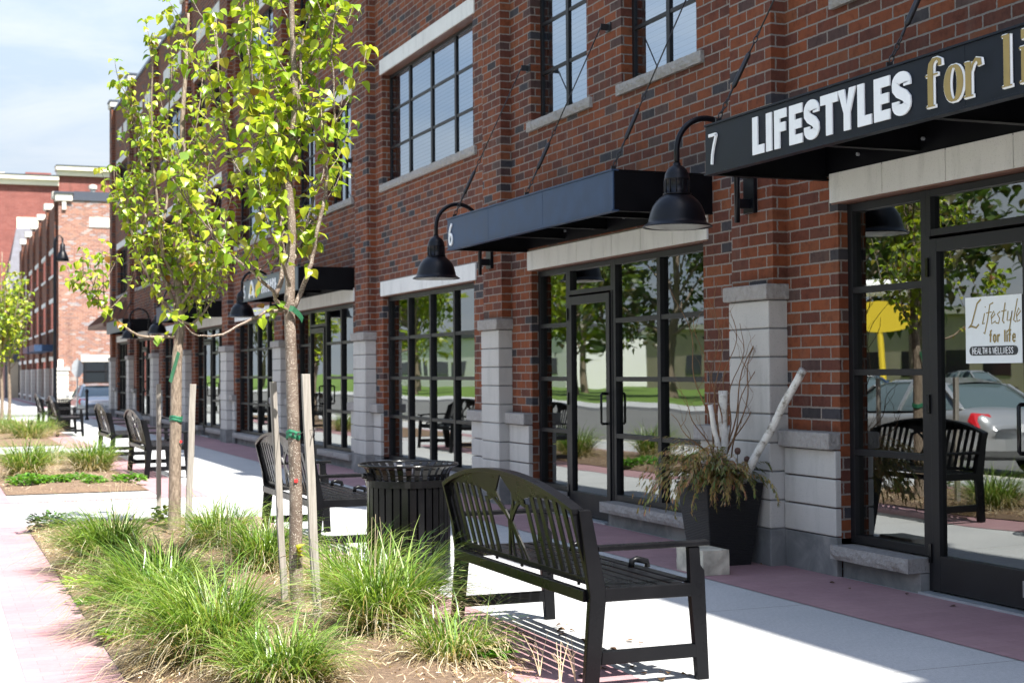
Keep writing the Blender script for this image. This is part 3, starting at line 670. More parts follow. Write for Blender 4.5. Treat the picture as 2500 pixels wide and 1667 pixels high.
mb = MB(); ribbon(mb, [(.68,.05),(.70,.12),(.74,.19)], .035, 4.95, .006, yL, z0); ribbon(mb, [(1.03,.0),(1.06,.05),(1.09,.12),(1.2,.15),(1.36,.22)], .06, 4.968, .012, yL, z0)
ribbon(mb, [(1.05,.10),(1.32,.09)], .07, 4.968, .01, yL, z0); ribbon(mb, [(1.36,.04),(1.38,.2),(1.37,.25)], .03, 4.968, .012, yL, z0); mb.build('logo_letter', M['yellow_letter'], c5)
mb = MB()
for i in range(7): ribbon(mb, [(1.52+i*.16,.02),(1.53+i*.16,.21)], .03, 4.968, .012, yL, z0); ribbon(mb, [(1.52+i*.16,.11+.03*(i%3)),(1.60+i*.16,.11+.03*(i%3))], .02, 4.968, .011, yL, z0)
mb.build('logo_lettering', M['white_letter'], c5)
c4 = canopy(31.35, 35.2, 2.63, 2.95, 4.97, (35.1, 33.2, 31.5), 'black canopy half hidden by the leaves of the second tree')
c3 = canopy(41.6, 45.4, 2.62, 2.94, 4.95, (45.3, 43.5, 41.8), 'farthest canopy of the brick building, pale fascia below a brown metal roof', 'canopy_steel_pale_reflect')
digit('3', .06, .11, .215, 4.95, 45.4, 2.66, M['white_letter'], c3)
aw = thing('metal_roof', (XW, 49, 3.0), 'small sloping brown standing seam metal roof at the far end of the building', 'awning')
mb = MB(); mb.add([(4.98,46.6,3.0),(5.81,46.6,3.72),(5.81,51.3,3.72),(4.98,51.3,3.0),(4.98,46.6,2.9),(5.81,46.6,2.9),(5.81,51.3,2.9),(4.98,51.3,2.9)], [(0,3,2,1),(0,1,5,4),(2,3,7,6),(3,0,4,7),(4,5,6,7)])
for i in range(12): mb.bar((4.98,46.7+i*.41,3.02),(5.81,46.7+i*.41,3.74),.02,.03)
mb.build('roof_sheet', M['brown_metal'], aw)
# ------------------------------------------------------------------ gooseneck wall lamps
def wall_lamp(y, zr, label):
    root = thing('wall_lamp', (XP, y, zr), label, 'wall lamp', 'gooseneck lamps on the brick piers')
    xl = 5.07; xt = 5.57; c = (xl, y)
    prof = [(.252,zr),(.256,zr+.004),(.250,zr+.010),(.222,zr+.028),(.212,zr+.038),(.210,zr+.058),(.204,zr+.075),(.196,zr+.11),(.178,zr+.155),(.150,zr+.195),(.115,zr+.225),(.093,zr+.238),(.090,zr+.242)]
    sh = MB().lathe(prof, c, 48); sh.lathe([(.250,zr+.001),(.215,zr+.02),(.205,zr+.06),(.17,zr+.15),(.09,zr+.225),(.0,zr+.228)], c, 48)
    so_ = sh.build('lamp_shade', M['lamp_paint'], root, smooth=True)
    MB().lathe([(.235,zr+.008),(.18,zr-.004),(.0,zr-.008)], c, 40).build('lamp_lens', M['lamp_lens'], so_, smooth=True)
    nk = MB().lathe([(.100,zr+.236),(.104,zr+.240),(.104,zr+.246),(.091,zr+.248),(.091,zr+.345),(.094,zr+.347),(.094,zr+.356),(.091,zr+.36),(.088,zr+.385),(.072,zr+.42),(.045,zr+.445),(.028,zr+.452),(.028,zr+.47)], c, 32)
    for k in range(12):
        a = 2*math.pi*k/12; ux, uy = math.cos(a), math.sin(a); nk.bar((xl+ux*.093, y+uy*.093, zr+.25), (xl+ux*.093, y+uy*.093, zr+.343), .006, .006)
    nk.build('lamp_neck', M['lamp_paint'], root, smooth=True)
    r = (xt-xl)/2; cx = (xt+xl)/2; za = zr+.56
    pts = [(xl,y,zr+.45)] + [(cx-r*math.cos(R(a)), y, za+r*math.sin(R(a))) for a in range(0, 181, 10)] + [(xt,y,zr+.5),(xt,y,zr+.05)]
    MB().tube(pts, .0215, 14).build('lamp_arm', M['lamp_paint'], root, smooth=True)
    p = MB(); p.box(XP-.035, XP-.001, y-.075, y+.075, zr+.12, zr+.50)
    for z in (zr+.19, zr+.42): p.box(xt, XP-.03, y-.03, y+.03, z-.035, z+.035)
    p.build('mounting_plate', M['lamp_paint'], root, bevel=.004)
for y, zr, lb in ((9.52, 2.46, 'black gooseneck wall lamp hanging in front of the canopy marked 6'), (15.0, 2.42, 'black gooseneck wall lamp at the left end of the canopy marked 6'), (25.55, 2.40, 'black gooseneck wall lamp at the left end of the canopy marked 5'), (35.7, 2.38, 'black gooseneck wall lamp half hidden by the second tree'), (40.9, 2.38, 'farthest black gooseneck lamp, right of the pale canopy end')):
    wall_lamp(y, zr, lb)
# ------------------------------------------------------------------ paper sign, neon sign
ps = thing('window_poster', (5.893, 7.2, 1.9), 'white paper poster on the nearest glass door, gold script above a black pill', 'poster')
PY0, PZ0, PW, PH = 7.355, 1.45, .50, .40
MB().box(5.894, 5.8955, PY0-PW, PY0, PZ0, PZ0+PH).build('paper_sheet', M['paper'], ps)
def script(mb, segs, x=5.8935, th=.0005):
    for pts, w_ in segs: ribbon(mb, pts, w_, x, th, PY0, PZ0)
mb = MB(); G = []
G.append(([(.145,.385),(.11,.36),(.085,.30),(.06,.24),(.03,.215),(.06,.225),(.10,.215),(.125,.235)], .0055))       # L
for u in (.155,): G.append(([(u+.022,.30),(u,.235),(u+.02,.24)], .0045)); G.append(([(u+.026,.335),(u+.030,.34)], .004))
G.append(([(.255,.36),(.225,.35),(.20,.25),(.175,.175),(.165,.185)], .0045)); G.append(([(.19,.30),(.24,.305)], .003))
G.append(([(.235,.265),(.27,.29),(.26,.31),(.235,.28),(.24,.235),(.275,.25)], .004))
G.append(([(.315,.305),(.29,.29),(.31,.265),(.30,.235),(.275,.24)], .004))
G.append(([(.36,.355),(.335,.25),(.35,.235)], .0045)); G.append(([(.325,.305),(.37,.31)], .003))
G.append(([(.385,.305),(.375,.25),(.40,.25),(.42,.305),(.395,.20),(.365,.175)], .004))
G.append(([(.465,.375),(.43,.25),(.45,.24)], .0045)); G.append(([(.455,.27),(.49,.30),(.475,.32),(.455,.285),(.46,.24),(.485,.25)], .004))
def small(txt, u, v, h, w_, mb):
    g = {'f': [[(.9,1),(.5,.95),(.4,0)],[(.1,.62),(.8,.62)]], 'o': [[(.5,.65),(.15,.5),(.15,.15),(.5,0),(.85,.15),(.85,.5),(.5,.65)]], 'r': [[(.2,.65),(.2,0)],[(.2,.45),(.8,.65)]],
         'l': [[(.4,1),(.4,0)]], 'i': [[(.4,.65),(.4,0)],[(.4,.85),(.4,.95)]], 'e': [[(.15,.35),(.85,.35),(.8,.58),(.5,.65),(.15,.5),(.15,.15),(.5,0),(.85,.12)]],
         'H': [[(.1,0),(.1,1)],[(.9,0),(.9,1)],[(.1,.5),(.9,.5)]], 'E': [[(.9,1),(.1,1),(.1,0),(.9,0)],[(.1,.5),(.8,.5)]], 'A': [[(0,0),(.5,1),(1,0)],[(.2,.35),(.8,.35)]], 'L': [[(.1,1),(.1,0),(.9,0)]],
         'T': [[(.5,0),(.5,1)],[(0,1),(1,1)]], '&': [[(1,0),(.25,.8),(.5,1),(.7,.8),(.15,.3),(.4,0),(.95,.4)]], 'W': [[(0,1),(.25,0),(.5,.8),(.75,0),(1,1)]], 'N': [[(.1,0),(.1,1),(.9,0),(.9,1)]], 'S': [[(.9,.85),(.5,1),(.1,.8),(.9,.25),(.5,0),(.1,.15)]], 'O': [[(.5,1),(.1,.75),(.1,.25),(.5,0),(.9,.25),(.9,.75),(.5,1)]], 'P': [[(.1,0),(.1,1),(.8,.95),(.85,.6),(.1,.5)]]}
    for ch in txt:
        if ch != ' ':
            for st in g[ch]: ribbon(mb, [(u+p[0]*w_*.8, v+p[1]*h) for p in st], h*.085, 5.8925, .0005, PY0, PZ0)
        u += w_*(.55 if ch in 'li ' else 1)
    return u
script(mb, G); small('for life', .215, .125, .07, .036, mb); mb.build('gold_writing', M['gold_letter'], ps)
mb = MB(); ribbon(mb, [(.062,.075),(.438,.075)], .028, 5.8937, .0004, PY0, PZ0); ribbon(mb, arc(.062,.075,.012,.012,90,270,6), .016, 5.8937, .0004, PY0, PZ0); ribbon(mb, arc(.438,.075,.012,.012,-90,90,6), .016, 5.8937, .0004, PY0, PZ0)
mb.build('black_pill', M['ink_black'], ps)
mb = MB(); small('HEALTH & WELLNESS', .063, .057, .036, .0228, mb); mb.build('white_writing', M['white_letter'], ps)
ns = thing('neon_open_sign', (6.10, 8.1, 2.2), 'unlit neon OPEN sign in an oval ring, inside the nearest narrow window', 'neon sign')
mb = MB(); cy, cz = 8.13, 2.13
mb.tube([(6.1, cy-.25*math.cos(R(a)), cz+.14*math.sin(R(a))) for a in range(0, 361, 12)], .009, 6, cap=False)
mb.build('oval_tube', M['neon_tube'], ns, smooth=True)
for ch, u, st in (('o', -.20, [[(.5,1),(.1,.75),(.1,.25),(.5,0),(.9,.25),(.9,.75),(.5,1)]]), ('p', -.10, [[(0,0),(.2,1),(.8,.95),(.85,.6),(.12,.5)]]), ('e', .0, [[(1,1),(.25,1),(0,0),(.8,0)],[(.1,.5),(.8,.5)]]), ('n', .10, [[(0,0),(.2,1),(.75,0),(.95,1)]])):
    mb = MB()
    for s_ in st: mb.tube([(6.1, cy-(u+p[0]*.085), cz-.085+p[1]*.17) for p in s_], .009, 6)
    mb.build('letter_'+ch, M['neon_tube'], ns, smooth=True)
# ------------------------------------------------------------------ benches
def make_bench(loc, label):
    """origin under the middle of the rear rail; +x is the seat side, y runs along the seat"""
    ox, oy = loc
    root = thing('park_bench', (ox, oy, 0), label, 'bench', 'black steel benches facing the shops')
    W = .915
    mat = M['bench_paint']
    def bx(z): return ox + .035 - .25*(z-.44)       # middle plane of the leaning back
    for s in (-1, 1):
        y = oy + s*(W-.02); f = MB(); t = .038
        def plate(ps):   # polygon in x,z extruded along y
            n = len(ps); vs = [(ox+p[0], y-t/2, p[1]) for p in ps]+[(ox+p[0], y+t/2, p[1]) for p in ps]
            f.add(vs, [tuple(range(n)), tuple(range(n, 2*n))[::-1]]+[(i, n+i, n+(i+1) % n, (i+1) % n) for i in range(n)])
        plate([(-.035,0),(.035,0),(.075,.40),(.075,.44),(.002,.80),(-.055,.80),(-.005,.41)])            # rear leg and back post
        plate([(.535,0),(.595,0),(.575,.50),(.555,.525),(.550,.61),(.495,.61),(.502,.40)])            # front leg
        plate([(.0655,.385),(.513,.385),(.508,.445),(.0656,.445)])                                # seat rail
        plate([(.048,.105),(.531,.105),(.5235,.165),(.0525,.165)])                                # lower stretcher
        f.build('end_frame', mat, root, bevel=.004)
        a = MB(); a.box(ox+.035, ox+.60, y-.026, y+.026, .612, .638); a.build('armrest', mat, root, bevel=.006)
    b = MB(); b.box(ox-.022, ox+.012, oy-W+.04, oy+W-.04, .385, .437); b.build('rear_rail', mat, root, bevel=.003)
    b = MB(); b.box(ox+.49, ox+.525, oy-W+.04, oy+W-.04, .385, .430); b.build('front_rail', mat, root, bevel=.003)
    b = MB()
    for k in range(8):
        x = ox+.070+k*.0635; z = .450-.012*math.sin(k/7*math.pi)
        MB().box(x-.026, x+.026, oy-W+.038, oy+W-.038, z-.006, z+.004).build('seat_slat', mat, root, bevel=.003)
    for yy in (oy-.36, oy+.36):
        g = MB(); g.tube([(ox+.47,yy,.452),(ox+.475,yy,.485),(ox+.50,yy,.492),(ox+.555,yy,.478),(ox+.56,yy,.45)], .016, 8); g.build('seat_divider', mat, root, smooth=True)
    # back: u across, z up
    def P3(u, z, d=0): return (bx(z)+d, oy-u, z+.0*d)
    arch = lambda u: .805 + .128*(1-(abs(u)/.895)**2.15)
    ar = MB(); n = 40; hw = .030
    us = [-.895+1.79*i/n for i in range(n+1)]
    vs = []; fs = []
    for i, u in enumerate(us):
        z = arch(u)
        for d, dz in ((-hw,-.0225),(hw,-.0225),(hw,0),(-hw,0)): vs.append(P3(u, z+dz, d))
    for i in range(n):
        for k in range(4): fs.append((i*4+k, i*4+(k+1) % 4, (i+1)*4+(k+1) % 4, (i+1)*4+k))
    fs.append((3,2,1,0)); fs.append((n*4,n*4+1,n*4+2,n*4+3)); ar.add(vs, fs)
    ar.build('arched_top_rail', mat, root, bevel=.002)
    # side cheeks that follow the post, making the back a shallow tray
    for s in (-1, 1):
        u = s*.878
        vs = [P3(u+o, z, d) for z in (.455, arch(.878)-.02) for o in (-.012,.012) for d in (-hw,hw)]
        ch = MB(); ch.add(vs, [(0,2,6,4),(1,5,7,3),(0,4,5,1),(2,3,7,6),(0,1,3,2),(4,6,7,5)])
        ch.build('side_cheek', mat, root)
    lower = lambda u: .828-.0*u if False else (.800+.024*math.sin(min(1,max(0,(abs(u)-.18)/.72))*math.pi) - .03*max(0,(.33-abs(u))/.33))
    pl = MB(); th = .004
    for s in (-1, 1):
        U = [s*(.0+ .878*i/24) for i in range(25)]
        ring = []
        for i in range(24):
            u0, u1 = U[i], U[i+1]
            def dia(u): a = abs(u); return (.905-(a/.118)*.093) if a < .118 else None
            for (ua, ub) in ((u0, u1),):
                ta, tb = arch(ua)-.0215, arch(ub)-.0215
                la = dia(ua) if dia(ua) is not None else lower(ua); lb_ = dia(ub) if dia(ub) is not None else lower(ub)
                if dia(ua) is not None and dia(ub) is None: la = min(la, .815)
                q = [P3(ua, la, -th), P3(ub, lb_, -th), P3(ub, tb, -th), P3(ua, ta, -th), P3(ua, la, th), P3(ub, lb_, th), P3(ub, tb, th), P3(ua, ta, th)]
                pl.add(q, [(0,1,2,3),(7,6,5,4),(0,4,5,1)])
    pl.build('top_panel', mat, root)
    for s in (-1, 1):
        for k in range(7):
            u = s*(.275+k*.092); z1 = lower(u)+.012
            if k == 0: z1 = .775
            a, b_, c_, d_ = P3(u-.021,.482,-.004), P3(u+.021,.482,-.004), P3(u+.021,z1,-.004), P3(u-.021,z1,-.004)
            e, f_, g_, h_ = P3(u-.021,.482,.004), P3(u+.021,.482,.004), P3(u+.021,z1,.004), P3(u-.021,z1,.004)
            sl = MB(); sl.add([a,b_,c_,d_,e,f_,g_,h_], [(0,1,2,3),(7,6,5,4),(0,3,7,4),(1,5,6,2)])
            sl.build('back_slat', mat, root)
    mo = MB()
    def rib(ps, w_=.009):
        m = len(ps); vs = []; fs = []
        for i, (u, z) in enumerate(ps):
            a = ps[max(i-1,0)]; c_ = ps[min(i+1,m-1)]; du, dz = c_[0]-a[0], c_[1]-a[1]; l = math.hypot(du, dz) or 1; nu, nz = -dz/l*w_, du/l*w_
            vs += [P3(u+nu, z+nz, -.0045), P3(u-nu, z-nz, -.0045), P3(u+nu, z+nz, .0045), P3(u-nu, z-nz, .0045)]
        for i in range(m-1): a = 4*i; b_ = a+4; fs += [(a,a+1,b_+1,b_),(a+2,b_+2,b_+3,a+3),(a,b_,b_+2,a+2),(a+1,a+3,b_+3,b_+1)]
        mo.add(vs, fs)
    for s in (-1, 1):
        rib([(s*.20,.79),(s*.12,.75),(s*.05,.705),(0,.665),(-s*.025,.60),(-s*.045,.54),(-s*.05,.48)], .010)
        rib([(s*.118,.812),(s*.09,.76),(s*.04,.72),(s*.012,.68),(s*.02,.62)], .009)
        rib([(s*.02,.67),(s*.055,.60),(s*.095,.54),(s*.125,.48)], .010)
        rib([(s*.17,.80),(s*.12,.80)], .02)
        rib([(s*.18,.795),(s*.25,.775)], .02)
    mo.build('leaf_motif', mat, root)
    lr = MB(); n = 2
    vs = [P3(u, z, d) for u in (-.868,.868) for z in (.455,.484) for d in (-.010,.010)]
    lr.add(vs, [(0,1,3,2),(4,6,7,5),(0,4,5,1),(2,3,7,6),(0,2,6,4),(1,5,7,3)])
    for k in range(5):
        u = -.7+.35*k; lr.box(bx(.44)-.006, bx(.44)+.006, oy-u-.008, oy-u+.008, .437, .456)
    lr.build('back_lower_rail', mat, root, bevel=.002)
    return root
def copy_tree(o, parent=None):
    c = o.copy(); col.objects.link(c)
    if parent is not None: c.parent = parent
    for ch in [q for q in bpy.data.objects if q.parent == o]: copy_tree(ch, c)
    return c
b1 = make_bench((2.752, 6.925), 'nearest black steel bench, arched back with leaf cutout, in front of the wicker pot')
for y, lb in ((12.0, 'second black bench, just behind the slatted litter bin and the staked tree'), (21.35, 'third black bench, beside the far planting bed and behind the second tree'), (25.5, 'fourth black bench, seen between the two trees towards the street corner'), (36.2, 'fifth black bench, right in front of the far litter bin'), (41.0, 'farthest black bench, leftmost in the row past the far litter bin')):
    c = copy_tree(b1); c.location = (2.752, y, 0); c['label'] = lb; ROOT[c.name] = Vector(c.location)
# ------------------------------------------------------------------ litter bins
def make_bin(x, y, label):
    root = thing('litter_bin', (x, y, 0), label, 'litter bin', 'round slatted steel litter bins')
    mat = M['bin_paint']; c = (x, y)
    mb = MB(); n = 32
    for k in range(n):
        a = 2*math.pi*k/n; ux, uy = math.cos(a), math.sin(a); tx, ty = -uy, ux
        vs = []
        for z in (.10,.655):
            for r_, o in ((.282,-.0215),(.282,.0215),(.274,.0215),(.274,-.0215)): vs.append((x+ux*r_+tx*o, y+uy*r_+ty*o, z))
        mb.add(vs, [(0,1,5,4),(1,2,6,5),(2,3,7,6),(3,0,4,7)])
    mb.build('side_slats', mat, root, bevel=.002)
    fl = MB(); n = 32
    for k in range(n):
        a = 2*math.pi*(k+.5)/n; ux, uy = math.cos(a), math.sin(a); tx, ty = -uy, ux
        prof = [(.278,.665,.016),(.274,.705,.016),(.280,.742,.017),(.298,.775,.019),(.325,.797,.021)]
        vs = []; fs = []
        for r_, z, w_ in prof: vs += [(x+ux*r_-tx*w_, y+uy*r_-ty*w_, z), (x+ux*r_+tx*w_, y+uy*r_+ty*w_, z), (x+ux*(r_-.006)+tx*w_, y+uy*(r_-.006)+ty*w_, z+.002), (x+ux*(r_-.006)-tx*w_, y+uy*(r_-.006)-ty*w_, z+.002)]
        for i in range(len(prof)-1):
            for q in range(4): fs.append((i*4+q, i*4+(q+1) % 4, (i+1)*4+(q+1) % 4, (i+1)*4+q))
        fl.add(vs, fs)
    fl.build('flared_top_slats', mat, root)
    MB().tube([(x+.333*math.cos(R(t)), y+.333*math.sin(R(t)), .800) for t in range(0, 361, 7)], .0085, 8, cap=False).build('top_ring', mat, root, smooth=True)
    MB().lathe([(.286,.655),(.290,.657),(.290,.703),(.286,.705),(.272,.705),(.272,.655),(.286,.655)], c, 48).build('upper_band', mat, root)
    MB().lathe([(.286,.045),(.289,.047),(.289,.10),(.286,.102),(.272,.102),(.272,.045),(.286,.045)], c, 48).build('lower_band', mat, root)
    MB().lathe([(.0,.05),(.255,.05),(.258,.69),(.250,.70),(.246,.69),(.24,.09),(0,.09)], c, 40).build('inner_liner', M['canopy_dark'], root, smooth=True)
    for k in range(4):
        a = R(45+90*k); MB().lathe([(.0,.045),(.014,.045),(.014,.012),(.03,.010),(.03,0),(0,0)], (x+.25*math.cos(a), y+.25*math.sin(a)), 12).build('foot', mat, root)
    a = R(190); ux, uy = math.cos(a), math.sin(a)
    MB().box(x+ux*.29-.03, x+ux*.29+.03, y+uy*.29-.03, y+uy*.29+.03, .70, .755).tube([(x+ux*.28, y+uy*.28, .73), (x+ux*.345, y+uy*.345, .735)], .02, 10).build('latch', mat, root, bevel=.006)
    return root
mk = make_bin(3.02, 9.55, 'black slatted litter bin with a flared rim between the two nearest benches')
c = copy_tree(mk); c.location = (3.05, 38.6, 0); c['label'] = 'far black litter bin standing between the two farthest benches'; ROOT[c.name] = Vector(c.location)
# ------------------------------------------------------------------ street trees
LEAFC = [(.27,.36,.022),(.21,.31,.02),(.33,.40,.028),(.16,.26,.018),(.29,.34,.03),(.36,.38,.035),(.12,.22,.015),(.26,.24,.03),(.22,.11,.025)]; LEAFC = [tuple(min(.6,v*1.12) for v in q) for q in LEAFC]
LW = [5,5,4,4,4,2,3,1,.35]
def leaf(mb, p, d, nrm, L_, c, rnd):
    """heart shaped leaf: base p, direction d, normal nrm"""
    d = d.normalized(); s = d.cross(nrm)
    if s.length < 1e-4: s = d.cross(Vector((1,0,0)))
    s.normalize(); n = s.cross(d).normalized(); w_ = L_*rnd.uniform(.40,.50); fold = rnd.uniform(.10,.60); curl = rnd.uniform(.02,.55)
    prof = ((.02,.30),(.16,.86),(.36,1.0),(.58,.80),(.80,.40))
    mid = [p+d*(L_*t)-n*(L_*curl*t*t) for t in (0,.16,.36,.58,.80,1.0)]
    vs = list(mid); 
    for sg in (-1, 1):
        for i, (t, ww) in enumerate(prof):
            tt = t-.05 if i == 0 else t
            vs.append(p+d*(L_*tt)-n*(L_*curl*tt*tt)+s*(sg*w_*ww)+n*(w_*ww*fold))
    fs = []
    for k, o in ((0, 6), (1, 11)):
        seq = [(0,1,o+1,o),(1,2,o+2,o+1),(2,3,o+3,o+2),(3,4,o+4,o+3),(4,5,o+4)]
        if k: seq = [q[::-1] for q in seq]
        fs += seq
    mb.add(vs, fs, c)
def sample(poly, t):
    n = len(poly)-1; x = min(max(t, 0), .9999)*n; i = int(x); return poly[i].lerp(poly[i+1], x-i), (poly[i+1]-poly[i]).normalized()
def smoothpts(ps, n=3):
    ps = [Vector(p) for p in ps]; out = []
    for i in range(len(ps)-1):
        p0 = ps[max(i-1,0)]; p1 = ps[i]; p2 = ps[i+1]; p3 = ps[min(i+2,len(ps)-1)]
        for k in range(n):
            t = k/n; out.append(.5*((2*p1)+(p2-p0)*t+(2*p0-5*p1+4*p2-p3)*t*t+(3*p1-p0-3*p2+p3)*t**3))
    out.append(ps[-1]); return out
def tree(name, label, base, trunk, tr, limbs, lr, seed, leafL, density, zmin, shoot_n, group, wood=M['young_bark'], shootL=(.25,.75), keep=None):
    rnd = random.Random(seed); root = thing(name, base, label, 'tree', group)
    tb = MB(); tp = smoothpts(trunk); n = len(tp)
    rs = [tr[0]*(1-i/(n-1))+tr[1]*i/(n-1) for i in range(n)]; rs[0] *= 1.25; rs[1] *= 1.12
    # knots
    rs = [r*(1+.05*noise.noise((i*.9, seed, 0))) for i, r in enumerate(rs)]
    tb.tube(tp, rs, 14); lb = MB(); twigs = []
    for ps in limbs:
        sp = smoothpts(ps); m = len(sp)
        for i in range(1, m): sp[i] = sp[i]+Vector((rnd.uniform(-.006,.006), rnd.uniform(-.01,.01), rnd.uniform(-.004,.004)))
        l = sum((sp[i+1]-sp[i]).length for i in range(m-1)); r0_ = lr*(.55+.45*min(1, l/1.6)); lb.tube(sp, [max(.0028, r0_*(1-.80*i/(m-1))) for i in range(m)], 8)
        twigs.append((sp, .12))
    # side shoots grow from the limbs and the upper trunk, turning upwards
    hosts = [sp for sp, _ in twigs] + [tp[int(n*.5):]]
    for k in range(shoot_n):
        h = rnd.choice(hosts); t = rnd.uniform(.15, .98); p, d = sample(h, t)
        if p.z < zmin: continue
        a = rnd.uniform(0, 6.283); L_ = rnd.uniform(*shootL)*(1.0 if p.z < base[2]+3.2 else .8)
        o = Vector((math.cos(a), math.sin(a), rnd.uniform(.35, 1.3))).normalized()
        pts = [p]; q = p.copy(); dd = o.copy(); st = L_/5
        for i in range(5):
            dd = (dd+Vector((rnd.uniform(-.16,.16), rnd.uniform(-.16,.16), .22))).normalized(); q = q+dd*st; pts.append(q.copy())
        if keep and not keep(pts[-1]): continue
        lb.tube(pts, [.0048,.0042,.0036,.003,.0024,.0016], 5); twigs.append((pts, .0))
    tb.build('trunk', wood, root, smooth=True); lb.build('branches', wood, root, smooth=True)
    cr = MB(); pt = MB()
    for sp, t0 in twigs:
        l = sum((sp[i+1]-sp[i]).length for i in range(len(sp)-1)); cnt = max(2, int(l*density)); long_ = t0 > 0
        for k in range(cnt+1):
            t = t0+(1-t0)*(k+rnd.uniform(-.3,.3))/cnt
            if long_ and rnd.random() < .45 and t < .8: continue
            p, d = sample(sp, t)
            if p.z < zmin-.3: continue
            tip = t > .9; nl = rnd.randint(4, 6) if tip else rnd.choice((1,2,2,3))
            side = d.cross(Vector((rnd.uniform(-1,1), rnd.uniform(-1,1), rnd.uniform(-.3,.3)))).normalized()
            for j in range(nl):
                a = 6.283*j/nl+rnd.uniform(-.5,.5); o = (Matrix.Rotation(a, 3, d) @ side)
                pet = (o*.8+d*.5+Vector((0,0,rnd.uniform(-.1,.3)))).normalized(); pl = leafL*rnd.uniform(.25,.6)
                b = p+pet*pl; pt.tube([p, b], [.0011,.0008], 3, cap=False)
                ld = (pet*rnd.uniform(.4,1)+Vector((0,0,-rnd.uniform(.15,1.1)))).normalized()
                nr = (Vector((0,0,1))+Vector((rnd.uniform(-.6,.6), rnd.uniform(-.6,.6), 0))).normalized()
                c = rnd.choices(LEAFC, LW)[0]; g = rnd.uniform(.82, 1.15); c = tuple(x*g for x in c)
                leaf(cr, b, ld, nr, leafL*rnd.uniform(.45,.8) if tip and j % 2 else leafL*rnd.uniform(.7,1.15), c, rnd)
    crown = cr.build('crown', M['spring_leaf'], root); pt.build('leaf_stalks', M['willow_leafstalk'] if 'willow_leafstalk' in M else wood, root)
    return root
simple('willow_leafstalk', (.30,.33,.08), .6)
T1trunk = [(1.996,8.42,-.03),(1.991,8.42,.071),(1.978,8.42,.308),(1.98,8.42,.734),(1.967,8.42,1.113),(1.958,8.42,1.446),(1.95,8.42,1.683),(1.945,8.42,1.814),(1.951,8.42,1.921),(1.951,8.42,2.064),(1.962,8.42,2.255),(1.948,8.42,2.445),(1.941,8.42,2.588),(1.964,8.42,2.756),(1.98,8.42,2.90),(1.985,8.42,3.05),(1.975,8.42,3.3),(1.967,8.42,3.6),(1.973,8.42,4.1),(1.98,8.42,4.6)]
T1 = dict(
 b1=[(1.931,8.42,1.773),(1.876,8.37,1.778),(1.789,8.32,1.766),(1.662,8.27,1.71),(1.521,8.22,1.639),(1.409,8.17,1.628),(1.34,8.12,1.645),(1.227,8.07,1.74)],
 b2=[(1.94,8.42,1.773),(1.899,8.387,1.805),(1.849,8.353,1.84),(1.83,8.32,1.883),(1.741,8.287,1.961),(1.676,8.253,2.007),(1.539,8.22,2.109),(1.447,8.187,2.209),(1.361,8.153,2.312),(1.304,8.12,2.405),(1.29,8.10,2.50)],
 b3=[(1.852,8.35,1.86),(1.883,8.345,1.961),(1.893,8.34,2.064),(1.883,8.33,2.166),(1.864,8.32,2.302),(1.848,8.306,2.456),(1.829,8.284,2.57),(1.806,8.261,2.685),(1.757,8.238,2.80),(1.706,8.215,2.944),(1.679,8.193,3.238),(1.66,8.17,3.7)],
 b4=[(1.969,8.42,1.786),(2.01,8.407,1.885),(2.058,8.393,2.023),(2.082,8.38,2.123),(2.094,8.367,2.206),(2.123,8.353,2.363),(2.144,8.34,2.462),(2.151,8.327,2.597),(2.148,8.313,2.688),(2.135,8.3,2.761),(2.181,8.287,2.866),(2.178,8.273,2.985),(2.17,8.26,3.12),(2.16,8.247,3.285),(2.177,8.233,3.52),(2.185,8.22,3.9)],
 b5=[(1.947,8.42,2.159),(1.918,8.463,2.305),(1.875,8.506,2.452),(1.854,8.549,2.649),(1.828,8.591,2.895),(1.789,8.634,3.143),(1.75,8.677,3.417),(1.735,8.72,3.9)],
 b6=[(1.963,8.42,2.589),(2.007,8.47,2.717),(2.056,8.52,2.896),(2.089,8.57,3.077),(2.132,8.62,3.311),(2.222,8.67,3.8)],
 b7=[(1.943,8.42,2.445),(1.901,8.49,2.595),(1.857,8.56,2.819),(1.836,8.63,3.023),(1.833,8.7,3.403),(1.854,8.77,3.9)],
 b8=[(1.933,8.42,2.289),(1.865,8.437,2.348),(1.749,8.453,2.441),(1.67,8.47,2.559),(1.614,8.487,2.748),(1.571,8.503,2.962),(1.527,8.52,3.5)],
 b9=[(1.951,8.42,2.064),(2.021,8.49,2.142),(2.075,8.56,2.222),(2.118,8.63,2.328),(2.174,8.7,2.51),(2.243,8.77,2.646),(2.25,8.79,2.9)],
 b10=[(1.965,8.42,2.756),(1.998,8.42,2.901),(2.026,8.44,3.122),(2.036,8.46,3.32),(2.079,8.48,3.497),(2.129,8.5,3.676),(2.172,8.52,4.1)],
 b11=[(1.93,8.36,1.92),(1.885,8.28,2.03),(1.81,8.22,2.17),(1.74,8.2,2.4),(1.70,8.18,2.62)])
tree('street_tree', 'nearest young street tree, speckled trunk between two stakes, bright yellow-green leaves', (1.996,8.42,0), T1trunk, (.042,.012), list(T1.values()), .0155, 11, .068, 14, 1.95, 105, 'young street trees in the planting beds', shootL=(.18,.55))
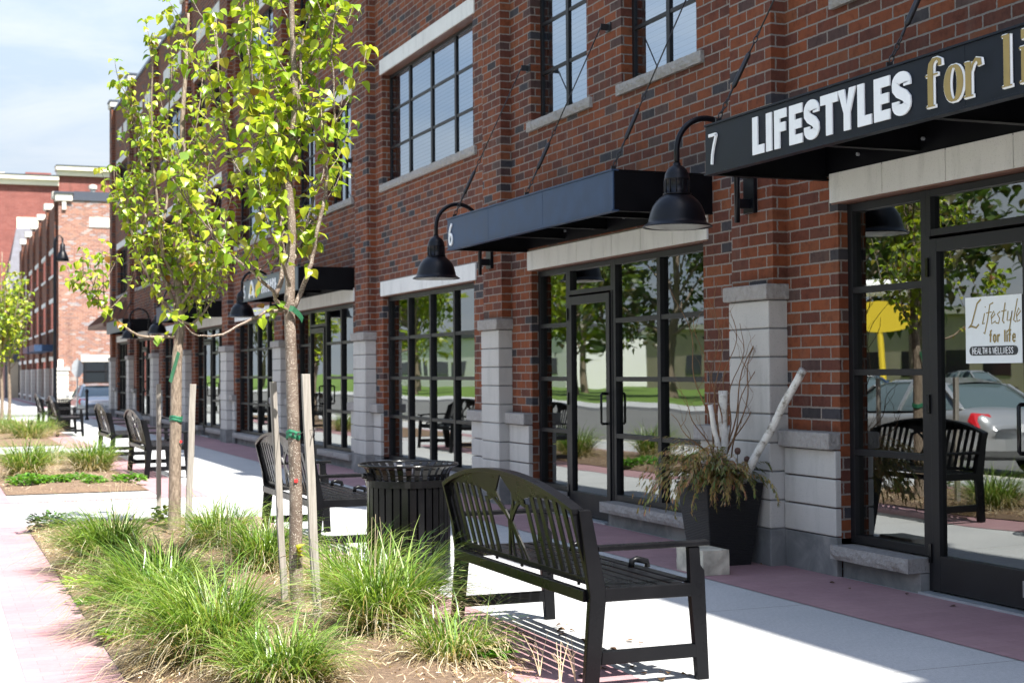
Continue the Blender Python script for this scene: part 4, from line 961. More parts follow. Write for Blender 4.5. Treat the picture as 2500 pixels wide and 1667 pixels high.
# low sprigs on the nearest tree
T2trunk = [(1.994,13.1,-.03),(2.002,13.1,.213),(2.01,13.1,.749),(2.019,13.1,1.251),(2.026,13.1,1.538),(2.048,13.1,1.753),(2.056,13.1,1.969),(2.046,13.1,2.221),(2.064,13.1,2.545),(2.044,13.1,2.905),(2.084,13.1,3.268),(2.077,13.1,3.63),(2.103,13.1,3.994),(2.126,13.1,4.358),(2.133,13.1,4.6)]
T2 = [[(2.045,13.1,1.746),(1.904,13.033,1.744),(1.686,12.967,1.749),(1.501,12.9,1.869),(1.362,12.833,1.976),(1.226,12.767,2.103),(1.095,12.7,2.203)],
 [(2.041,13.1,1.825),(1.98,13.067,1.931),(1.835,13.033,2.142),(1.726,13,2.352),(1.653,12.967,2.524),(1.581,12.933,2.801),(1.543,12.9,3.077)],
 [(2.048,13.1,1.861),(1.955,13.133,2.185),(1.819,13.167,2.545),(1.754,13.2,2.906),(1.741,13.233,3.271),(1.676,13.267,3.706),(1.656,13.3,4.0)],
 [(2.056,13.1,1.933),(2.169,13.14,2.044),(2.285,13.18,2.193),(2.365,13.22,2.379),(2.409,13.26,2.604),(2.454,13.3,2.867)],
 [(2.049,13.1,2.185),(1.91,13.067,2.467),(1.854,13.033,2.82),(1.815,13,3.243),(1.794,12.967,3.664),(1.797,12.933,4.084),(1.779,12.9,4.3)],
 [(2.057,13.1,2.401),(2.174,13.16,2.698),(2.221,13.22,3.071),(2.214,13.28,3.445),(2.28,13.34,3.902),(2.328,13.4,4.325)],
 [(2.056,13.1,2.041),(1.996,13.167,2.368),(1.935,13.233,2.698),(1.982,13.3,3.071),(1.974,13.367,3.483),(2.022,13.433,3.939),(2.051,13.5,4.363)],
 [(2.056,13.1,1.897),(2.15,13.025,1.859),(2.28,12.95,2.019),(2.374,12.875,2.213),(2.432,12.8,2.459)],
 [(2.05,13.1,2.689),(2.1,13.025,3.007),(2.141,12.95,3.251),(2.306,12.875,3.499),(2.364,12.8,3.741)],
 [(2.045,13.1,2.1),(1.95,13.2,2.25),(1.80,13.25,2.45),(1.66,13.3,2.7),(1.60,13.3,3.1)],
 [(2.05,13.1,2.0),(2.12,12.9,2.15),(2.2,12.75,2.4),(2.25,12.7,2.75)]]
tree('street_tree', 'second young street tree, rough brown trunk and a narrow crown against the sky', (1.994,13.1,0), T2trunk, (.058,.012), T2, .017, 23, .066, 12, 1.9, 140, 'young street trees in the planting beds', wood=M['rough_bark'], shootL=(.2,.6))
def generic_tree(x, y, seed, label, h=4.6, spread=.8):
    rnd = random.Random(seed); tk = [(x,y,-.03),(x+.02,y,.8),(x,y,1.6),(x+.03,y,2.4),(x,y,3.3),(x+.02,y,h)]; lim = []
    for k in range(11):
        z = rnd.uniform(1.55, 2.9); a = k*2.4+rnd.uniform(-.4,.4); r_ = spread*rnd.uniform(.4, 1); t = rnd.uniform(1.0, 1.8)
        lim.append([(x,y,z),(x+math.cos(a)*r_*.35,y+math.sin(a)*r_*.35,z+.2),(x+math.cos(a)*r_*.75,y+math.sin(a)*r_*.75,z+t*.45),(x+math.cos(a)*r_,y+math.sin(a)*r_,z+t)])
    return tree('street_tree', label, (x,y,0), tk, (.05,.012), lim, .016, seed, .12, 6, 1.7, 60, 'young street trees in the planting beds', wood=M['rough_bark'], shootL=(.25,.6))
generic_tree(2.09, 43.4, 31, 'far street tree at the left edge, full green crown on a thin trunk')
generic_tree(1.75, 40.2, 33, 'farther left street tree, its trunk cut by the picture edge')
spr = thing('trunk_sprout', (1.975, 8.37, .40), 'tiny yellow-green sprout growing from the nearest trunk near the ground', 'sprout')
mb = MB(); rr_ = random.Random(2); mb2 = MB().tube([(1.978,8.38,.30),(1.976,8.36,.36),(1.98,8.35,.42)], .003, 5)
for k in range(7): leaf(mb, Vector((1.98,8.35,.37+.008*k)), Vector((rr_.uniform(-1,1), rr_.uniform(-1,.2), rr_.uniform(.2,1))), Vector((0,-.3,1)), .04, (.36,.36,.04), rr_)
mb2.build('stem', M['willow_leafstalk'], spr); mb.build('leaves', M['spring_leaf'], spr)
# stakes, straps and wires
def stake(x, y, z, lean, w_, label, grp='wooden tree stakes'):
    root = thing('tree_stake', (x, y, 0), label, 'stake', grp)
    mb = MB(); n = 10; t = w_/2; vs = []; fs = []
    for i in range(n+1):
        zz = -.05+(z+.05)*i/n; dx = lean[0]*zz/z+.002*math.sin(i*1.3); dy = lean[1]*zz/z
        for a, b in ((-t,-t),(t,-t),(t,t),(-t,t)): vs.append((x+dx+a, y+dy+b*.8, zz))
    for i in range(n):
        for k in range(4): fs.append((i*4+k, i*4+(k+1)%4, (i+1)*4+(k+1)%4, (i+1)*4+k))
    fs.append((0,1,2,3)[::-1]); fs.append((n*4,n*4+1,n*4+2,n*4+3)); mb.add(vs, fs); mb.build('stake_post', M['stake_wood'], root, bevel=.002)
    return root
s1 = stake(1.985, 8.73, 1.37, (-.075,-.03), .038, 'grey weathered stake left of the nearest tree trunk')
s2 = stake(2.01, 8.03, 1.415, (-.06,.02), .045, 'pale wooden stake with a dark knot, right of the nearest tree trunk')
s3 = stake(1.975, 13.85, 1.33, (0,0), .042, 'weathered two-tone stake left of the second tree trunk')
s4 = stake(2.0, 12.38, 1.335, (.045,0), .05, 'tan wooden stake leaning right of the second tree trunk')
for r_, pts, lb in ((s1, [(1.935,8.71,1.10),(1.94,8.74,1.105),(1.95,8.6,1.07),(1.955,8.47,1.06)], 1), (s2, [(1.955,8.05,1.10),(1.99,8.0,1.11),(1.985,8.1,1.12),(1.975,8.25,1.08),(1.968,8.38,1.06)], 1), (s1, [(1.925,8.715,1.11),(1.93,8.712,1.0),(1.945,8.715,.9),(1.935,8.712,.78)], 0), (s2, [(1.98,8.003,1.10),(1.975,8.0,1.06),(1.99,8.0,1.12),(2.0,8.0,1.09)], 0)):
    MB().tube(smoothpts(pts, 5), .0014, 5).build('tie_wire', M['wire'], r_)
MB().tube([(1.972,13.85,1.05),(1.98,13.5,1.03),(2.01,13.15,1.02)], .0015, 5).build('tie_wire', M['wire'], s3)
MB().tube([(2.04,12.40,1.06),(2.03,12.7,1.03),(2.02,13.05,1.02)], .0015, 5).build('tie_wire', M['wire'], s4)
def strap(c, r_, z, label, name='tree_tie'):
    root = thing(name, (c[0], c[1], z), label, 'tree tie', 'green webbing tree ties')
    mb = MB(); n = 26; vs = []; fs = []
    for i in range(n+1):
        a = 2*math.pi*i/n; zz = z+.008*math.sin(a*2); rr = r_+.003*math.sin(a*5)
        for k, dz in enumerate((-.024,-.012,0,.012,.024)): vs.append((c[0]+(rr+.003*(k % 2))*math.cos(a), c[1]+(rr+.003*(k % 2))*math.sin(a), zz+dz))
    for i in range(n):
        for k in range(4): fs.append((i*5+k,(i+1)*5+k,(i+1)*5+k+1,i*5+k+1))
    mb.add(vs, fs); mb.build('webbing', M['green_strap'], root)
    return root
t_ = strap((1.968, 8.42), .039, 1.065, 'green webbing tie bunched round the nearest trunk at chest height')
for s_, (x, y) in enumerate(((1.955,8.375),(1.985,8.372))): MB().tube([(x,y-.006,1.07),(x,y+.002,1.07)], .008, 10).build('eyelet', M['black_rubber'], t_)
strap((2.018, 13.1), .055, 1.03, 'green webbing tie round the second trunk below the stake tops')
tg = thing('loose_strap', (1.97,8.37,1.77), 'broad dark green strap end hanging at the fork of the nearest tree', 'tree tie')
mb = MB(); P_ = [(1.935,8.37,1.795),(1.955,8.36,1.79),(1.98,8.365,1.77),(2.0,8.37,1.75),(2.015,8.375,1.725)]; vs = []; fs = []
for i, q in enumerate(P_):
    for dz, dy in ((-.016,0),(.016,.006)): vs.append((q[0]+dz*.35, q[1]+dy, q[2]+dz))
for i in range(4): fs.append((2*i,2*i+2,2*i+3,2*i+1))
mb.add(vs, fs); mb.build('strap_end', M['dark_strap'], tg)
tg = thing('loose_strap', (1.98,13.02,1.5), 'long green strap dangling from the second tree below its crown', 'tree tie')
mb = MB(); mb.add([(2.02,13.04,1.62),(2.045,13.04,1.60),(1.965,13.0,1.34),(1.94,13.0,1.36)], [(0,1,2,3)]); mb.build('strap_end', M['dark_strap'], tg)
for (x, y, z), lb in (((1.972,8.377,.80), 'small red paint dot on the nearest trunk'), ((2.05,13.045,.83), 'small red paint dot on the second trunk')):
    o = thing('paint_mark', (x, y, z), lb, 'paint mark'); MB().lathe([(0,0),(.010,.001),(.012,.003)], (0,0), 10)
    m_ = MB(); vs = [(x+.011*math.cos(k*.7854)*(1+.2*(k%2)), y-.001*abs(math.cos(k*.7854)), z+.012*math.sin(k*.7854)) for k in range(8)]; m_.add(vs+[(a,b+.004,c_) for a,b,c_ in vs], [tuple(range(8))]+[(i,(i+1)%8,8+(i+1)%8,8+i) for i in range(8)]); m_.build('dot', M['red_paint'], o)
# ------------------------------------------------------------------ grasses and small plants
def grass_clump(x, y, label, n=1100, h=.42, spread=.42, seed=0, lean=(0,0), straw=.35, seg=6, wide=1.0, z=.05):
    rnd = random.Random(seed*17+5); mb = MB()
    for i in range(n):
        a = rnd.uniform(0, 6.283); rr = .15*math.sqrt(rnd.random())*spread/.42; bx_, by_ = x+math.cos(a)*rr, y+math.sin(a)*rr
        dead = rnd.random() < straw
        L_ = h*rnd.uniform(.75,1.5)*(1 if not dead else rnd.uniform(.8,1.15)); az = a+rnd.gauss(0,.8)
        el = R(rnd.uniform(48,86)) if not dead else R(rnd.uniform(10,62)); droop = rnd.uniform(1.1,2.7)*(1.2 if dead else 1)
        o = Vector((math.cos(az)+lean[0], math.sin(az)+lean[1])); o = o/(o.length or 1)
        w_ = rnd.uniform(.0024,.0054)*wide*(1 if not dead else .6)
        if dead: c = rnd.choice([(.48,.39,.24),(.58,.50,.35),(.34,.26,.15),(.66,.60,.46),(.42,.36,.20)])
        else: c = rnd.choice([(.12,.23,.03),(.17,.29,.045),(.22,.34,.06),(.06,.13,.02),(.32,.41,.13),(.19,.29,.05),(.08,.17,.025)])
        g = rnd.uniform(.8,1.15); c = tuple(q*g for q in c)
        pts = []; p = Vector((bx_, by_, z-.02)); e = el; st = L_/seg
        for k in range(seg+1):
            pts.append(p.copy()); p = p+Vector((o.x*math.cos(e), o.y*math.cos(e), math.sin(e)))*st; e -= droop/seg*(.35+1.3*k/seg)
            if p.z < .03: p.z = .03+rnd.random()*.02
        tw = rnd.uniform(-.5,.5); s_ = Vector((-o.y+tw*.3, o.x, tw)).normalized(); vs = []
        for k, q in enumerate(pts):
            ww = w_*(1-.9*(k/seg)**1.8); vs += [q-s_*ww, q+s_*ww]
        mb.add(vs, [(2*k,2*k+1,2*k+3,2*k+2) for k in range(seg)], c)
    n_ = n; o_ = mb.build('ornamental_grass', M['grass_blade']); return tag(o_, label, 'ornamental grass', 'clumps of ornamental grass in the planting beds')
CL = [
 (1.20,11.0,'large drooping grass clump left of the second tree, nearest the red paving corner', 1700,.46,.50,(-.55,-.35)),
 (1.42,9.95,'dark shaded grass clump between the two biggest clumps left of the trees', 900,.32,.40,(-.3,-.2)),
 (1.16,8.35,'broad arching grass clump at the left edge of the bed, halfway to the corner', 1700,.46,.50,(-.6,-.3)),
 (1.25,7.15,'big grass clump low in the picture, nearest the left paving strip', 1700,.48,.50,(-.5,-.3)),
 (1.45,6.45,'grass clump at the bottom edge, straight below the nearest trunk', 1500,.30,.46,(-.1,-.2)),
 (2.14,11.7,'pale feathery grass clump between the second tree and the second bench', 1300,.42,.50,(.1,-.1)),
 (2.20,10.3,'grass clump behind the grey stake, left of the litter bin', 1300,.40,.45,(-.1,-.3)),
 (2.28,7.60,'big lush grass clump in front of the litter bin and the nearest bench', 1900,.48,.50,(.2,-.2)),
 (2.42,8.85,'grass clump hugging the foot of the litter bin', 1000,.40,.42,(0,-.1)),
 (2.36,6.72,'low dry grass clump at the bottom edge, left of the bench shadow', 800,.30,.42,(.1,-.4)),
 (1.22,20.9,'large grass clump at the left edge of the middle bed', 1000,.50,.5,(-.3,-.2)),
 (2.16,21.7,'large grass clump in the middle bed beside the third bench', 1100,.48,.6,(0,-.1)),
 (1.70,23.4,'smaller grass clump at the back of the middle bed', 500,.38,.45,(0,0)),
 (2.0,33.5,'wide grass clump in the far bed in front of the fifth bench', 900,.55,.8,(0,0)),
 (1.55,36.5,'grass clump at the left edge of the far bed under the far street tree', 600,.5,.7,(0,0)),
 (2.45,35.0,'small grass clump at the right edge of the far bed', 500,.42,.5,(0,0))]
CL = [(a, b, c_, int(n*.92), h, q, l) for a, b, c_, n, h, q, l in CL]
for i, (x, y, lb, n, h, sp_, ln) in enumerate(CL):
    grass_clump(x, y, lb, n, h, sp_, i+1, ln, straw=.65 if i == 9 else .42, seg=6 if y < 15 else 4, wide=1.0 if y < 12 else (1.1 if y < 15 else 1.5))
def straws(x, y, label, seed, n=5, h=.62):
    rnd = random.Random(seed); mb = MB()
    for i in range(n):
        a = rnd.uniform(0,6.28); l = rnd.uniform(.02,.09); hh = h*rnd.uniform(.75,1.1); p0 = Vector((x+rnd.uniform(-.06,.06), y+rnd.uniform(-.06,.06), .04))
        mb.tube([p0, p0+Vector((math.cos(a)*l*.4, math.sin(a)*l*.4, hh*.6)), p0+Vector((math.cos(a)*l, math.sin(a)*l, hh))], [.0018,.0015,.001], 5)
    return tag(mb.build('dry_grass_stalks', M['willow_straw']), label, 'dry stalks', 'dry upright grass stalks')
simple('willow_straw', (.55,.45,.29), .7)
straws(1.25, 10.9, 'thin pale stalks standing above the clump left of the second tree', 2, 7, .66)
straws(2.22, 7.55, 'pale stalks standing in front of the litter bin', 5, 7, .60)
straws(1.85, 9.9, 'single tall dry stalks beside the grey stake', 8, 3, .72)
straws(1.55, 20.0, 'pale dry stalks in the middle bed', 9, 6, .5)
def leafy(x, y, label, seed, n=120, r_=.16, h=.12, col_=((.10,.24,.03),(.16,.34,.04),(.08,.18,.03)), L_=.045, name='leafy_plant'):
    rnd = random.Random(seed); mb = MB()
    for i in range(n):
        a = rnd.uniform(0,6.28); q = r_*math.sqrt(rnd.random()); p = Vector((x+math.cos(a)*q, y+math.sin(a)*q, .05+h*rnd.random()*(1-.5*q/r_)))
        d = Vector((math.cos(a), math.sin(a), rnd.uniform(-.1,1.0))); leaf(mb, p, d, Vector((0,0,1)), L_*rnd.uniform(.6,1.3), rnd.choice(col_), rnd)
    return tag(mb.build(name, M['grass_blade']), label, 'low plant', 'low leafy plants in the planting beds')
leafy(1.03, 14.0, 'dark green bushy plant at the far left corner of the nearest bed', 1, 260, .20, .17, ((.05,.13,.03),(.09,.20,.03),(.06,.06,.05)), .04)
leafy(1.16, 19.45, 'rounded light green plant at the front of the middle bed, leftmost', 2, 260, .24, .16, L_=.06)
leafy(1.50, 19.6, 'light green plant second from the left at the front of the middle bed', 3, 160, .18, .13, L_=.06)
leafy(1.80, 19.9, 'small green plant with a dark side in the middle of the middle bed', 4, 140, .15, .12, L_=.055)
leafy(1.96, 19.3, 'small green plant right of the dark-sided one in the middle bed', 5, 110, .14, .10, L_=.055)
leafy(2.38, 19.35, 'green plant at the right front corner of the middle bed', 6, 180, .2, .12, L_=.06)
leafy(2.47, 6.62, 'small round-leaved green plant at the bottom edge by the bench shadow', 7, 150, .11, .10, ((.14,.32,.05),(.20,.42,.07),(.10,.24,.04)), .05)
leafy(.95, 9.15, 'flat weed creeping over the left edge of the nearest bed', 8, 70, .13, .03, ((.08,.2,.02),(.14,.28,.03)), .05)
leafy(.98, 10.0, 'low yellow-green weed at the left bed edge behind the flat one', 9, 120, .17, .06, ((.20,.34,.04),(.28,.38,.05)), .04)
leafy(.97, 8.0, 'small jagged weed at the left bed edge nearest the viewer', 10, 80, .13, .03, ((.12,.26,.03),(.22,.34,.05)), .05)
leafy(1.95, 13.5, 'glossy sprouts at the foot of the second tree', 11, 60, .08, .28, ((.12,.2,.03),(.22,.26,.05)), .06)
# bare twigs at the near end of the bed
rnd = random.Random(4)
for i, (x, y) in enumerate(((2.62,6.3),(2.52,6.5),(2.44,6.75),(2.72,6.12),(2.60,6.02))):
    mb = MB(); p0 = Vector((x,y,.02)); 
    for k in range(3):
        a = rnd.uniform(0,6.28); p1 = p0+Vector((math.cos(a)*.03, math.sin(a)*.03, .10)); p2 = p1+Vector((math.cos(a)*.05, math.sin(a)*.05, .09)); mb.tube([p0,p1,p2], [.0028,.002,.001], 5)
        mb.tube([p1, p1+Vector((math.cos(a+2)*.04, math.sin(a+2)*.04, .05))], [.0018,.0008], 4)
    tag(mb.build('dry_twig', M['willow_straw']), 'short dry branching twig sticking up at the near end of the bed', 'twig', 'dry twigs by the bench shadow')
# ------------------------------------------------------------------ pot with winter arrangement, block
PX, PY = 5.415, 9.55
pot = thing('plant_pot', (PX, PY, 0), 'tall tapered black wicker pot standing against the stone pier', 'plant pot')
mb = MB(); vs = []; fs = []
for z, a in ((0,.165),(.02,.168),(.57,.232),(.60,.240),(.60,.222),(.54,.215)):
    for sx, sy in ((-1,-1),(1,-1),(1,1),(-1,1)): vs.append((PX+sx*a, PY+sy*a, z))
for i in range(5):
    for k in range(4): fs.append((i*4+k, i*4+(k+1)%4, (i+1)*4+(k+1)%4, (i+1)*4+k))
fs.append((3,2,1,0)); mb.add(vs, fs); mb.build('wicker_body', M['wicker_black'], pot, bevel=.012)
MB().quad((PX-.215,PY-.215,.55),(PX+.215,PY-.215,.55),(PX+.215,PY+.215,.55),(PX-.215,PY+.215,.55)).build('potting_soil', M['mulch_soil'], pot)
def log(a, b, r_, label, knots=()):
    root = thing('birch_log', a, label, 'birch log', 'birch logs in the wicker pot'); pa, pb = Vector(a), Vector(b); n = 14
    pts = [pa.lerp(pb, i/n)+Vector((.004*math.sin(i), .004*math.cos(i*1.3), 0)) for i in range(n+1)]
    MB().tube(pts, [r_*(1+.10*math.sin(i*1.9)*.5) for i in range(n+1)], 14).build('bark', M['birch_bark'], root, smooth=True)
    return root
log((5.49,9.46,.50), (5.70,8.86,1.42), .029, 'longest birch log, leaning right across the bricks'); 
log((5.42,9.50,.52), (5.40,9.46,1.27), .033, 'upright stout birch log in the middle of the pot')
log((5.40,9.42,.52), (5.27,9.42,1.17), .019, 'thin birch log leaning left with a dark cut end')
log((5.455,9.42,.55), (5.445,9.42,.78), .018, 'short pale birch stub in front of the other logs')
log((5.36,9.52,.52), (5.30,9.52,.83), .011, 'thinnest birch stick at the left of the pot')
rnd = random.Random(12)
for i, (dx, dz, amp) in enumerate(((-.40,1.45,.05),(-.28,1.25,.04),(-.12,1.35,.06),(-.02,1.5,.05),(.08,1.30,.06),(.16,1.2,.05),(.27,1.35,.05),(.33,1.1,.04),(-.45,.75,.03),(-.55,.55,.03),(.42,1.55,.05),(.55,.95,.03))):
    mb = MB(); pts = []; x0, y0 = PX+rnd.uniform(-.08,.08), PY+rnd.uniform(-.1,.05); ph = rnd.uniform(0,6)
    for k in range(19):
        t = k/18; pts.append((min(x0+dx*t**1.2+amp*1.25*math.sin(ph+t*13)*t**.7, 5.80), y0-.10*t+amp*.7*math.cos(ph+t*11)*t, .56+dz*t))
    mb.tube(pts, [.0068*(1-.75*k/18) for k in range(19)], 6)
    for q in range(3):
        k = rnd.randint(7,15); p = Vector(pts[k]); s_ = rnd.choice((-1,1)); tw = [p]
        for m_ in range(1,7): tw.append((min(p.x+s_*.022*m_+.012*math.sin(m_*1.7), 5.80), p.y-.006*m_, p.z+.045*m_))
        mb.tube(tw, [.0022*(1-.12*m_) for m_ in range(7)], 5)
    tag(mb.build('curly_willow', M['willow_bark'], smooth=True), 'long curly brown willow switch rising out of the wicker pot', 'branch', 'curly willow switches in the wicker pot')
def bough(label, az0, az1, n, seed, L_=.42, cols=((.26,.19,.07),(.34,.24,.10),(.15,.16,.06),(.40,.30,.15))):
    rnd = random.Random(seed); mb = MB()
    for i in range(n):
        a = R(rnd.uniform(az0, az1)); p = Vector((PX+rnd.uniform(-.15,.12), PY+rnd.uniform(-.2,.1), .60)); e = rnd.uniform(.55,1.45); pts = [p]; l = L_*rnd.uniform(.6,1.15)
        for k in range(9):
            p = p+Vector((math.cos(a)*math.cos(e), math.sin(a)*math.cos(e), math.sin(e)))*l/9; e -= .24; p.x = min(p.x, 5.63); pts.append(p.copy())
        mb.c += []; c = rnd.choice(cols)
        for k in range(1, 10):
            q = pts[k]; d = (pts[k]-pts[k-1]).normalized()
            for m_ in range(7):
                s_ = rnd.choice((-1,1)); o = Vector((-math.sin(a), math.cos(a), 0))*s_; ln = .055*(1.2-k*.06)*rnd.uniform(.6,1.3); e_ = (d*.8+o*rnd.uniform(.2,.9)+Vector((0,0,-rnd.uniform(.1,.9)))).normalized()
                w_ = Vector((0,0,1)).cross(e_).normalized()*.0028; b = q+d*rnd.uniform(-.02,.02); cc = tuple(v*rnd.uniform(.7,1.3) for v in c)
                mb.add([b-w_, b+w_, b+e_*ln*.6+w_*1.3, b+e_*ln, b+e_*ln*.6-w_*1.3], [(0,1,2,3,4)], cc)
    return tag(mb.build('cedar_bough', M['dry_foliage']), label, 'cedar bough', 'drying cedar boughs in the wicker pot')
bough('browning cedar boughs drooping over the left side of the wicker pot', 140, 238, 88, 1, .66)
bough('olive cedar boughs spilling over the front of the wicker pot', 225, 285, 34, 2, .42)
bough('small tufts of cedar on the right side of the wicker pot', -70, 40, 16, 3, .36, ((.10,.12,.04),(.24,.19,.07)))
bough('upright green cedar sprigs behind the birch logs', 60, 190, 26, 4, .36, ((.06,.10,.03),(.12,.14,.04)))
for x, y, z, lb in ((5.495,9.42,.83,'dark round seed pod on a stick left of the long log'), (5.62,9.50,.76,'brown seed pod partly behind the long birch log')):
    o = thing('seed_pod', (x,y,z), lb, 'seed pod', 'seed pods in the wicker pot')
    MB().lathe([(0,z-.028),(.016,z-.022),(.024,z),(.018,z+.02),(0,z+.027)], (x,y), 14).build('pod', M['pod_brown'], o, smooth=True); MB().tube([(x-.01,y,.56),(x,y,z-.024)], .003, 5).build('stick', M['dark_twig'], o)
blk = thing('concrete_block', (5.07, 9.2, 0), 'rough grey concrete block on the red paving beside the wicker pot', 'block')
bm = MB(); nn = 8
def bf(o, u, v):
    vs = []; fs = []
    for i in range(nn+1):
        for j in range(nn+1):
            p = Vector(o)+Vector(u)*i/nn+Vector(v)*j/nn; k = .004*noise.noise(p*22); vs.append(p+Vector(u).cross(Vector(v)).normalized()*k)
    for i in range(nn):
        for j in range(nn): fs.append((i*(nn+1)+j, (i+1)*(nn+1)+j, (i+1)*(nn+1)+j+1, i*(nn+1)+j+1))
    bm.add(vs, fs)
bx0, bx1, by0, by1, bh = 4.965, 5.17, 8.99, 9.38, .17
bf((bx0,by0,.005),(bx1-bx0,0,0),(0,0,bh)); bf((bx0,by1,.005),(0,by0-by1,0),(0,0,bh)); bf((bx1,by0,.005),(0,by1-by0,0),(0,0,bh)); bf((bx1,by1,.005),(bx0-bx1,0,0),(0,0,bh)); bf((bx0,by0,.005+bh),(bx1-bx0,0,0),(0,by1-by0,0))
bm.build('block_body', M['concrete_block'], blk)
tag(MB().box(4.98,5.10,17.6,17.85,.006,.012).build('paper_litter', M['litter']), 'flat scrap of pale mauve paper lying on the red paving', 'litter')
# dead leaves
rnd = random.Random(21); mb = MB()
for i in range(52):
    x, y = (rnd.uniform(2.75,3.5), rnd.uniform(5.6,7.6)) if i < 45 else (rnd.uniform(5.45,5.75), rnd.uniform(7.2,9.6)); z = .009
    a = rnd.uniform(0,6.28); leaf(mb, Vector((x,y,z)), Vector((math.cos(a),math.sin(a),.12)), Vector((0,0,1)), rnd.uniform(.02,.05), rnd.choice([(.10,.06,.03),(.16,.09,.04),(.07,.04,.025)]), rnd)
tag(mb.build('dead_leaf_litter', M['dry_foliage']), kind='stuff')
